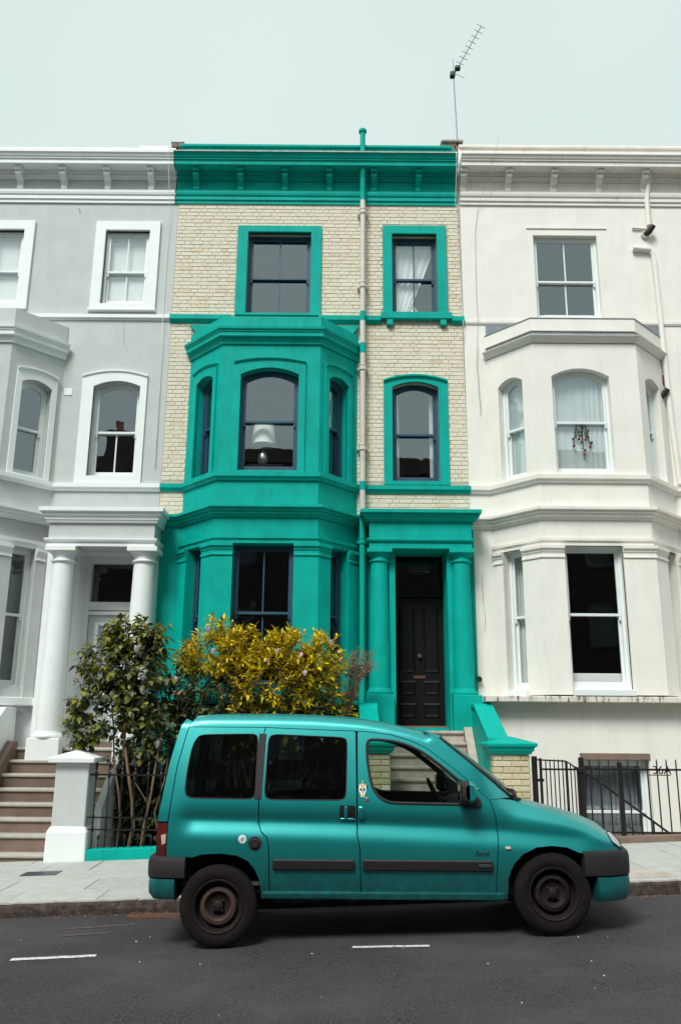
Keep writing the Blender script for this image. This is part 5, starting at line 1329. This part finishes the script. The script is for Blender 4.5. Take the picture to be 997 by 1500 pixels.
both('quarter_panel', 'paint', V, offset(quarter, G), [win_q])
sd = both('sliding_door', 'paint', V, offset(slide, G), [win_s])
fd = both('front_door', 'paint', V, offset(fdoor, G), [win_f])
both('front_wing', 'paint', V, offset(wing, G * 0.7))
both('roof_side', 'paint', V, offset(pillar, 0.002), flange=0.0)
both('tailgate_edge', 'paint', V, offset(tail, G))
both('tail_light', 'tail_red', V, offset(lamp_t, G))
tlt = [o for o in V.children if o.name.startswith('tail_light')]
mb = MB(); skin(mb, FX([(-1.40, .82), (-1.40, .75), (-1.428, .735), (-1.44, .81)]), inset=-0.003); mb.build('broken_lens', 'amber', tlt[0], recalc=False)
# dark structure behind the gaps
hole_q, hole_s, hole_f = offset(win_q, -0.004), offset(win_s, -0.004), offset(win_f, -0.004)
shell = tg_line[1:] + FX([(-1.385, .66), (-1.19, .655)]) + arch_r[1:] + [fix((1.33, .345))] + arch_f[1:] + FX([(2.1, .72)]) + [(2.1, .86), (1.86, .95), (1.45, 1.06), (1.30, 1.10)] + [(x - 0.012, z - 0.012) for x, z in reversed(fd_top[1:])] + [top_l[-1], top_l[0]]
both('inner_shell', 'black', V, shell, [hole_q, hole_s, hole_f], inset=0.022, flange=0.0, sx=0.06, sz=0.04)
# glazing
def glz(name, par, lp_, m, seal):
    for side in (-1, 1):
        p_ = par if not isinstance(par, list) else par[0 if side < 0 else 1]
        mb = MB(); skin(mb, lp_, inset=0.010, flange=0.0, side=side, sx=0.08, sz=0.05)
        g_ = mb.build(name, m, p_, smooth=True, recalc=False)
        mb = MB(); l = dens(smooth_loop(lp_, 0.02, 1), 0.03)
        mb.tube([(x, CY + side*(hw(x, z) - 0.004), z) for x, z in l + l[:1]], seal, 6, caps=False)
        mb.build('window_seal', 'rubber', g_ if p_ is V else g_, smooth=True, recalc=False) if p_ is V else mb.build('window_seal', 'rubber', p_, smooth=True, recalc=False)
glz('quarter_window', V, win_q, 'car_glass_dark', 0.006)
glz('window', sd, win_s, 'car_glass_dark', 0.006)
glz('window', fd, win_f, 'car_glass', 0.013)
# divider strip between rear windows
both('window_divider', 'trim', V, FX([(-.665, 1.616), (-.603, 1.614), (-.632, 1.090), (-.690, 1.092)]), inset=-0.002)
# mouldings, handles and small things on the sides
def pad(name, m, par, pts, out, side=-1, bev=0.01, rounded=0.012):
    """raised piece following the flank"""
    p = smooth_loop(pts, rounded, 2) if rounded else pts
    mb = MB(); skin(mb, offset(p, bev), inset=-out, flange=0, side=side, sx=0.05, sz=0.02)
    l0 = dens(p, 0.03); l1 = dens(p, 0.03); b = len(mb.v); n = len(l0)
    in_ = [None]*n
    po = dens(offset(p, bev), 0.03)
    po = offset(l0, bev)
    if area(l0) < 0: l0 = l0[::-1]
    for x, z in l0: mb.v.append((x, CY + side*(hw(x, z) - 0.004), z))
    for x, z in l0: mb.v.append((x, CY + side*(hw(x, z) + out*0.7), z))
    for x, z in po: mb.v.append((x, CY + side*(hw(x, z) + out), z))
    for q in (0, n):
        for i in range(n): k = (i+1) % n; mb.f.append([b+q+i, b+q+k, b+q+n+k, b+q+n+i])
    return mb.build(name, m, par, smooth=40, recalc=False)
for side, i in ((-1, 0), (1, 1)):
    pad('side_moulding', 'trim', sd[i], FX([(-.526, .634), (.138, .634), (.138, .552), (-.526, .552)]), 0.022, side)
    pad('side_moulding', 'trim', fd[i], FX([(.200, .636), (1.255, .636), (1.255, .552), (.200, .552)]), 0.022, side)
    pad('sill', 'paint', V, FX([(-.60, .385), (1.34, .392), (1.34, .338), (-.60, .338)]), 0.014, side, rounded=0.004)
    hb = pad('door_handle', 'paint', fd[i], FX([(.165, 1.046), (.212, 1.042), (.214, .945), (.165, .938)]), 0.020, side)
    rc = pad('handle_recess', 'black', sd[i], FX([(.010, 1.052), (.143, 1.050), (.143, .934), (.012, .940)]), 0.002, side, bev=0.003)
    pad('door_handle', 'paint', sd[i], FX([(.050, 1.046), (.078, 1.046), (.078, .945), (.050, .945)]), 0.018, side, bev=0.005)
    pad('recess_lip', 'paint', sd[i], FX([(.014, .952), (.142, .950), (.142, .932), (.018, .935)]), 0.012, side, bev=0.004)
    pad('side_repeater', 'amber', V, FX([(1.358, .744), (1.404, .742), (1.404, .720), (1.360, .720)]), 0.012, side, bev=0.004)
    x_, z_ = fix((.235, 1.096))
    MB().lathe((x_, CY + side*hw(x_, z_), z_), [(0.019, side*-0.004), (0.019, side*0.004), (0.006, side*0.009)], 14, 'y').build('door_lock', 'chrome', fd[i], smooth=40)
def disc_pts(c, r, n=20, sx=1.0, sz=1.0): return [(c[0] + r*sx*math.cos(2*math.pi*k/n), c[1] + r*sz*math.sin(2*math.pi*k/n)) for k in range(n)]
c = fix((-.674, .752))
fc = pad('filler_cap', 'rubber', V, disc_pts(c, 0.056), 0.004, bev=0.006, rounded=0)
MB().lathe((c[0], CY - hw(*c) - 0.006, c[1]), [(0.034, 0.0), (0.034, -0.006), (0.028, -0.008), (0.026, -0.004), (0.01, -0.004)], 20, 'y').build('filler_plug', 'trim', fc, smooth=40)
c = fix((-.777, .783))
sk = pad('sticker', 'sticker', V, disc_pts(c, 0.033), 0.0025, bev=0.001, rounded=0, side=-1)
for dx, dz, L, an_ in ((-.008, .004, .022, 50), (.006, -.004, .022, 50), (.002, .0, .012, -35)):
    t = R(an_); cx_, cz_ = c[0]+dx, c[1]+dz
    q = [(cx_ + math.cos(t)*s_*L - math.sin(t)*w_*.0022, cz_ + math.sin(t)*s_*L + math.cos(t)*w_*.0022) for s_, w_ in ((-1, -1), (1, -1), (1, 1), (-1, 1))]
    mb = MB(); skin(mb, q, inset=-0.0045, flange=0); mb.build('print', 'ink', sk, recalc=False)
# sugar-skull sticker
c = fix((.200, 1.172))
def dec(name, m, pts, out, par): mb = MB(); skin(mb, pts, inset=-out, flange=0, sx=0.02, sz=0.02); return mb.build(name, m, par, recalc=False)
e_ = lambda dx, dz, rx, rz, n=14: disc_pts((c[0]+dx, c[1]+dz), 1.0, n, rx, rz)
sk = dec('sticker', 'sticker', smooth_loop([(c[0]-.032, c[1]+.03), (c[0]-.02, c[1]+.05), (c[0]+.02, c[1]+.05), (c[0]+.032, c[1]+.03), (c[0]+.030, c[1]-.012), (c[0]+.018, c[1]-.028), (c[0]+.016, c[1]-.058), (c[0]-.016, c[1]-.058), (c[0]-.018, c[1]-.028), (c[0]-.030, c[1]-.012)], .01), 0.0025, V)
for m, args in (('ink', (-.013, .004, .010, .010)), ('ink', (.013, .004, .010, .010)), ('ink', (0, -.014, .005, .008)), ('gold_print', (0, .026, .012, .012)), ('gold_print', (0, -.040, .013, .008)), ('red_print', (-.012, .040, .006, .006)), ('red_print', (.012, .040, .006, .006)), ('red_print', (0, -.056, .008, .004)), ('gold_print', (0, .066, .006, .009)), ('ink', (-.037, .026, .006, .012)), ('ink', (.037, .026, .006, .012))):
    dec('print', m, e_(*args), 0.004, sk)
# script badge
me = text_mesh('Forté', 0.052, 0.35, 0.002); me.materials.append(M['ink'])
c = fix((1.165, .672))
t = bpy.data.objects.new('badge_lettering', me); link(t, fd[0]); t.rotation_euler = (R(90), 0, 0)
t.location = (c[0] - 0.42, -hw(*c) - 0.004, c[1])
c = fix((1.19, .594)); mb = MB(); mb.box(c[0]-.055, c[0]+.055, CY-hw(*c)-.026, CY-hw(*c)-.018, c[1]-.012, c[1]+.014)
mb.build('moulding_badge', 'dark_metal', fd[0], bevel=0.004)

# roof, screen, bonnet, tail
def grid(name, m, rows, par=V, smooth=True):
    mb = MB(); mb.loft(rows, closed=False, caps=False)
    return mb.build(name, m, par, smooth=smooth, weld=True)
rows = []
for x in [-1.232, -1.13, -.9, -.6, -.4, -.2, 0.03, .22, .42, .62, .74, .86]:
    z = lerp_tab(TOPS, x) - 0.002 if x < .7 else (1.642 if x < .8 else 1.592); w = hw(x, z) - (0.0 if x < .7 else 0)
    rows.append([(x + (0.07*(1-(k/6)**2) if x > .8 else 0.03*(1-(k/6)**2) if x > .7 else 0), CY + w*k/6, z + 0.022*(1-(k/6)**2)*sstep(-1.3, -1.0, x)) for k in range(-6, 7)])
grid('roof', 'paint', rows)
ws = []
for t in range(11):
    u = t / 10; x = .86 + (1.45 - .86)*u; z = 1.592 + (1.118 - 1.592)*u; w = hw(x, z) - 0.004
    ws.append([(x + 0.07*(1-(k/8)**2)*(1 + 0.9*u) + 0.02*math.sin(math.pi*u), CY + w*k/8, z + 0.012*(1-(k/8)**2)) for k in range(-8, 9)])
wsh = grid('windscreen', 'car_glass', ws)
for side in (-1, 1):
    mb = MB(); mb.tube([(x + 0.004, CY + side*(hw(x, z) - 0.004), z) for x, z in ((.86 + .59*k/12, 1.592 - .474*k/12) for k in range(13))], 0.013, 6); mb.build('screen_seal', 'rubber', wsh, smooth=True)
mb = MB(); mb.tube([(p[0], p[1], p[2] + 0.004) for p in ws[-1]], 0.016, 6); mb.build('scuttle_seal', 'rubber', wsh, smooth=True)
mb = MB(); mb.tube([(p[0], p[1], p[2]) for p in ws[0]], 0.010, 6); mb.build('header_seal', 'rubber', wsh, smooth=True)
wp = MB(); wp.tube([(1.52, CY - 0.36, 1.135), (1.49, CY - 0.46, 1.165), (1.44, CY - 0.52, 1.175)], [0.012, 0.010, 0.008], 8); wp.tube([(1.50, CY - 0.62, 1.125), (1.40, CY - 0.30, 1.225), (1.36, CY + .05, 1.26)], 0.008, 6)
wp.build('wiper', 'rubber', V, smooth=50)
wp = MB(); wp.box(1.42, 1.55, CY - 0.60, CY + 0.60, 1.085, 1.108); wp.build('scuttle', 'rubber', V, bevel=0.01)
rows = []
for x in (1.44, 1.62, 1.86, 2.04, 2.17, 2.22):
    z = lerp_tab(hood_edge + [(2.22, .82)], x); w = hw(x, z) + 0.002
    rows.append([(x + 0.115*(1-(k/8)**2)*sstep(1.5, 2.2, x), CY + w*k/8, z + (0.022 if x < 2.2 else 0.02)*(1-(k/8)**2) - (0.0 if abs(k) < 8 else 0.004)) for k in range(-8, 9)])
bon = grid('bonnet', 'paint', rows)
rows2 = [rows[-1]]
for dz, dx in ((-.03, .03), (-.10, .055), (-.16, .06)): rows2.append([(p[0] + dx, CY + (p[1]-CY)*(1 - 0.0), p[2] + dz) for p in rows[-1]])
grid('front_panel', 'paint', rows2)
MB().box(2.375, 2.385, CY - .34, CY + .34, .72, .80).build('grille', 'black', V, bevel=0.004)
for side in (-1, 1):
    pts = FX([(2.190, .850), (2.203, .868), (2.225, .862), (2.262, .815), (2.296, .762), (2.309, .735), (2.300, .734), (2.262, .752), (2.222, .790)])
    pts = smooth_loop(pts, 0.02, 2)
    mb = MB(); l = pts if area(pts) > 0 else pts[::-1]
    rings = []
    for o, ins in ((-0.05, 0.002), (0.003, 0.0), (0.009, 0.004), (0.013, 0.010)):
        q = offset(l, ins) if ins else l
        rings.append([(x - (0.03 if o < 0 else 0.0), CY + side*(hw(x, z) + o), z) for x, z in q])
    mb.loft(rings); hl = mb.build('headlight', 'lamp_lens', V, smooth=50)
    mb = MB(); mb.tube([(x, CY + side*(hw(x, z) + 0.005), z) for x, z in l + l[:1]], 0.005, 6, caps=False); mb.build('headlight_rim', 'rubber', hl, smooth=True)
# rear face
rows = []
for x, z in [(-1.279, 1.735), (-1.321, 1.681), (-1.35, 1.592), (-1.406, 1.372), (-1.456, 1.07), (-1.479, .911), (-1.472, .64)]:
    x, z = fix((x, z)); w = hw(x, z) - 0.004
    rows.append([(x - 0.05*(1-(k/6)**2), CY + w*k/6, z) for k in range(-6, 7)])
rows.insert(0, [(-1.232, CY + (hw(-1.232, 1.74))*k/6, 1.746 + 0.006*(1-(k/6)**2)) for k in range(-6, 7)])
tgt = grid('tailgate', 'paint', rows)
MB().box(-1.475, -1.43, CY - .5, CY + .5, 1.12, 1.55).build('rear_window', 'car_glass_dark', tgt)
# bumpers
def round_path(pts, r=0.10, n=6):
    out = [pts[0]]
    for a, b, c in zip(pts, pts[1:], pts[2:]):
        A_, B_, C_ = Vector(a), Vector(b), Vector(c); p, q = B_ + (A_-B_).normalized()*r, B_ + (C_-B_).normalized()*r
        for k in range(n + 1):
            t = k/n; out.append(tuple((1-t)**2*p + 2*t*(1-t)*B_ + t*t*q))
    return out + [pts[-1]]
hb_ = 0.775
rp_ = round_path([(-1.235, CY + hb_), (-1.53, CY + hb_ - .02), (-1.56, CY), (-1.53, CY - hb_ + .02), (-1.235, CY - hb_)], 0.10)
rv_ = [(-1.315, CY + hb_)] + [p for p in rp_ if p[0] < -1.33] + [(-1.315, CY - hb_)]
fp_ = round_path([(2.00, CY - hb_ + .010), (2.24, CY - .735), (2.40, CY - .62), (2.475, CY - .2), (2.475, CY + .2), (2.40, CY + .62), (2.24, CY + .735), (2.00, CY + hb_ - .010)], 0.07)
fv_ = [p for p in fp_ if p[0] > 2.105]
fv_ = [(2.105, CY - .758)] + fv_ + [(2.105, CY + .758)]
BMP = lambda z0, z1: [(-.06, z0), (.0, z0), (.018, z0+.01), (.022, z0+.05), (.022, z1-.045), (.012, z1-.012), (-.01, z1), (-.06, z1)]
MB().sweep(rp_, BMP(.475, .645)).build('rear_bumper', 'trim', V, smooth=35)
MB().sweep(rv_, [(-.08, .315), (-.03, .315), (.006, .36), (.012, .44), (.010, .472), (-.06, .472)]).build('rear_valance', 'paint', V, smooth=35)
MB().sweep(fp_, BMP(.512, .708)).build('front_bumper', 'trim', V, smooth=35)
MB().sweep(fv_, [(-.10, .318), (-.02, .322), (.006, .36), (.014, .43), (.012, .508), (-.06, .508)]).build('front_valance', 'paint', V, smooth=35)
# underside, arches
MB().box(-1.42, 2.22, CY - .66, CY + .66, .36, .42).build('underbody', 'black', V)
MB().box(-1.38, 1.30, CY - .70, CY + .70, .42, .44).build('floor', 'seat', V)
for xc, zc in ((-.945, .30), (1.74, .40)):
    ar = [(xc + 0.37*math.cos(t), zc + 0.345*math.sin(t)) for t in [math.pi*k/14 for k in range(15)]]
    for side in (-1, 1):
        mb = MB(); mb.loft([[(x, CY + side*.735, z) for x, z in ar], [(x, CY + side*.44, z) for x, z in ar]], closed=False)
        mb.face([(x, CY + side*.44, z) for x, z in ar])
        mb.build('arch_liner', 'black', V, recalc=False, weld=True)
MB().box(-1.40, -1.20, CY - .7, CY + .7, .44, .64).build('arch_filler', 'black', V)
# wheels
def wheel(xc, zc, r, rusty):
    w_ = None
    for side in (-1, 1):
        yo = CY + side*0.765; s = -side
        L_ = lambda prof, nm, m, par=None, n=36: MB().lathe((xc, yo, zc), [(a, s*b) for a, b in prof], n, 'y', caps=False).build(nm, m, par, smooth=35)
        w_ = bpy.data.objects.new('wheel', None); link(w_, V)
        L_([(r*.63, .010), (r*.67, .000), (r*.80, -.012), (r*.92, .000), (r*.985, .018), (r, .045), (r, .145), (r*.97, .175), (r*.85, .19), (r*.63, .18)], 'tyre', 'tyre', w_, 48)
        L_([(r*.655, .000), (r*.64, -.008), (r*.605, -.004), (r*.585, .030), (r*.55, .072), (r*.51, .076), (r*.45, .040), (r*.36, .032), (r*.31, .055), (r*.23, .066), (r*.0005, .064)], 'rim', 'rim', w_, 40)
        if rusty: L_([(r*.505, .0725), (r*.455, .0375), (r*.36, .0295), (r*.315, .0515), (r*.31, .058)], 'rim_band', 'rim_rust', w_, 40)
        L_([(r*.13, .066), (r*.13, .030), (r*.10, .024), (.0005, .022)], 'hub_cap', 'rim', w_, 20)
        bt = MB()
        for k in range(4):
            t = R(45 + 90*k); bt.v = []; bt.f = []
            bt.lathe((xc + .050*math.cos(t), yo, zc + .050*math.sin(t)), [(.011, s*.066), (.011, s*.040), (.007, s*.034)], 6, 'y')
            bt.build('wheel_bolt', 'trim', w_)
        L_([(r*.60, .10), (r*.60, .17), (.001, .17)], 'brake_drum', 'black', w_, 24)
wheel(-.962, .270, .312, True); wheel(1.742, .384, .310, False)
# mirrors
for side, i in ((-1, 0), (1, 1)):
    yb_ = CY + side*(HWID - .035)
    pl = FX([(.985, 1.262), (1.02, 1.268), (1.085, 1.180), (1.165, 1.113), (1.182, 1.072), (1.164, 1.038), (1.06, 1.036), (1.01, 1.046)])
    mt_ = pad('mirror_mount', 'rubber', fd[i], smooth_loop(pl, .02), 0.022, side, bev=0.006, rounded=0)
    mb = MB(); rings = []
    for dy, sx_, sz_, dx in ((0.03, .55, .72, 0), (0.06, .92, .95, 0), (0.12, 1.0, 1.0, 0), (0.18, .92, .92, .005), (0.21, .60, .68, .012)):
        rings.append([(1.055 + dx + .062*sx_*math.copysign(abs(math.cos(t))**.7, math.cos(t)), yb_ + side*dy, 1.165 + .088*sz_*math.copysign(abs(math.sin(t))**.7, math.sin(t))) for t in [2*math.pi*k/24 for k in range(24)]])
    mb.loft(rings); hs_ = mb.build('mirror_housing', 'paint' , fd[i], smooth=40)
    mb = MB(); rr = [[(x - .003 if x < 1.075 else x - 0.03, y, z) for x, y, z in r_] for r_ in rings]
    for r_ in rr:
        pass
    cap = MB(); cap.loft([[(min(x, 1.060), y + side*.0, 1.165 + (z - 1.165)*1.06) if True else 0 for x, y, z in [( (px - 1.055)*1.10 + 1.050, py, pz_) for px, py, pz_ in r_]] for r_ in rings])
    cap.build('mirror_back', 'rubber', fd[i], smooth=40)
    MB().box(.984, .987, yb_ + side*.05 - .0, yb_ + side*.19, 1.10, 1.23).build('mirror_glass', 'mirror', hs_)
# inside
def soft(name, x0, x1, y0, y1, z0, z1, par, m='seat', lean=0.0):
    mb = MB(); mb.box(x0, x1, y0, y1, z0, z1); mb.v = [(x - lean*(z - z0), y, z) for x, y, z in mb.v]
    return mb.build(name, m, par, bevel=0.05)
for yy in (CY - .36, CY + .36):
    s_ = soft('seat', .25, .78, yy - .24, yy + .24, .50, .70, V)
    soft('backrest', .22, .36, yy - .23, yy + .23, .66, 1.20, s_, lean=.22)
    soft('headrest', .08, .17, yy - .12, yy + .12, 1.22, 1.38, s_, lean=.1)
s_ = soft('rear_seat', -.62, -.15, CY - .6, CY + .6, .48, .68, V); soft('backrest', -.72, -.60, CY - .6, CY + .6, .66, 1.08, s_, lean=.2)
db = MB(); db.prism([(1.02, .70), (1.0, 1.0), (1.10, 1.06), (1.45, 1.085), (1.50, .70)], 'y', CY - .68, CY + .68); db.build('dashboard', 'rubber', V, bevel=.03)
sw = MB(); cxw, cyw, czw = .93, CY + .36, 1.05
ring = [(cxw + .18*math.sin(t)*.42*-1, cyw + .18*math.cos(t), czw + .18*math.sin(t)*.9) for t in [2*math.pi*k/24 for k in range(25)]]
sw.tube(ring, .013, 8, caps=False); sw.tube([(cxw, cyw - .17, czw), (cxw, cyw + .17, czw)], .014, 6); sw.tube([(cxw, cyw, czw), (1.12, cyw, .98)], .025, 8)
sw.build('steering_wheel', 'rubber', V, smooth=60)
MB().box(.98, 1.0, CY - .12, CY + .10, 1.47, 1.53).build('interior_mirror', 'rubber', V, bevel=.008)
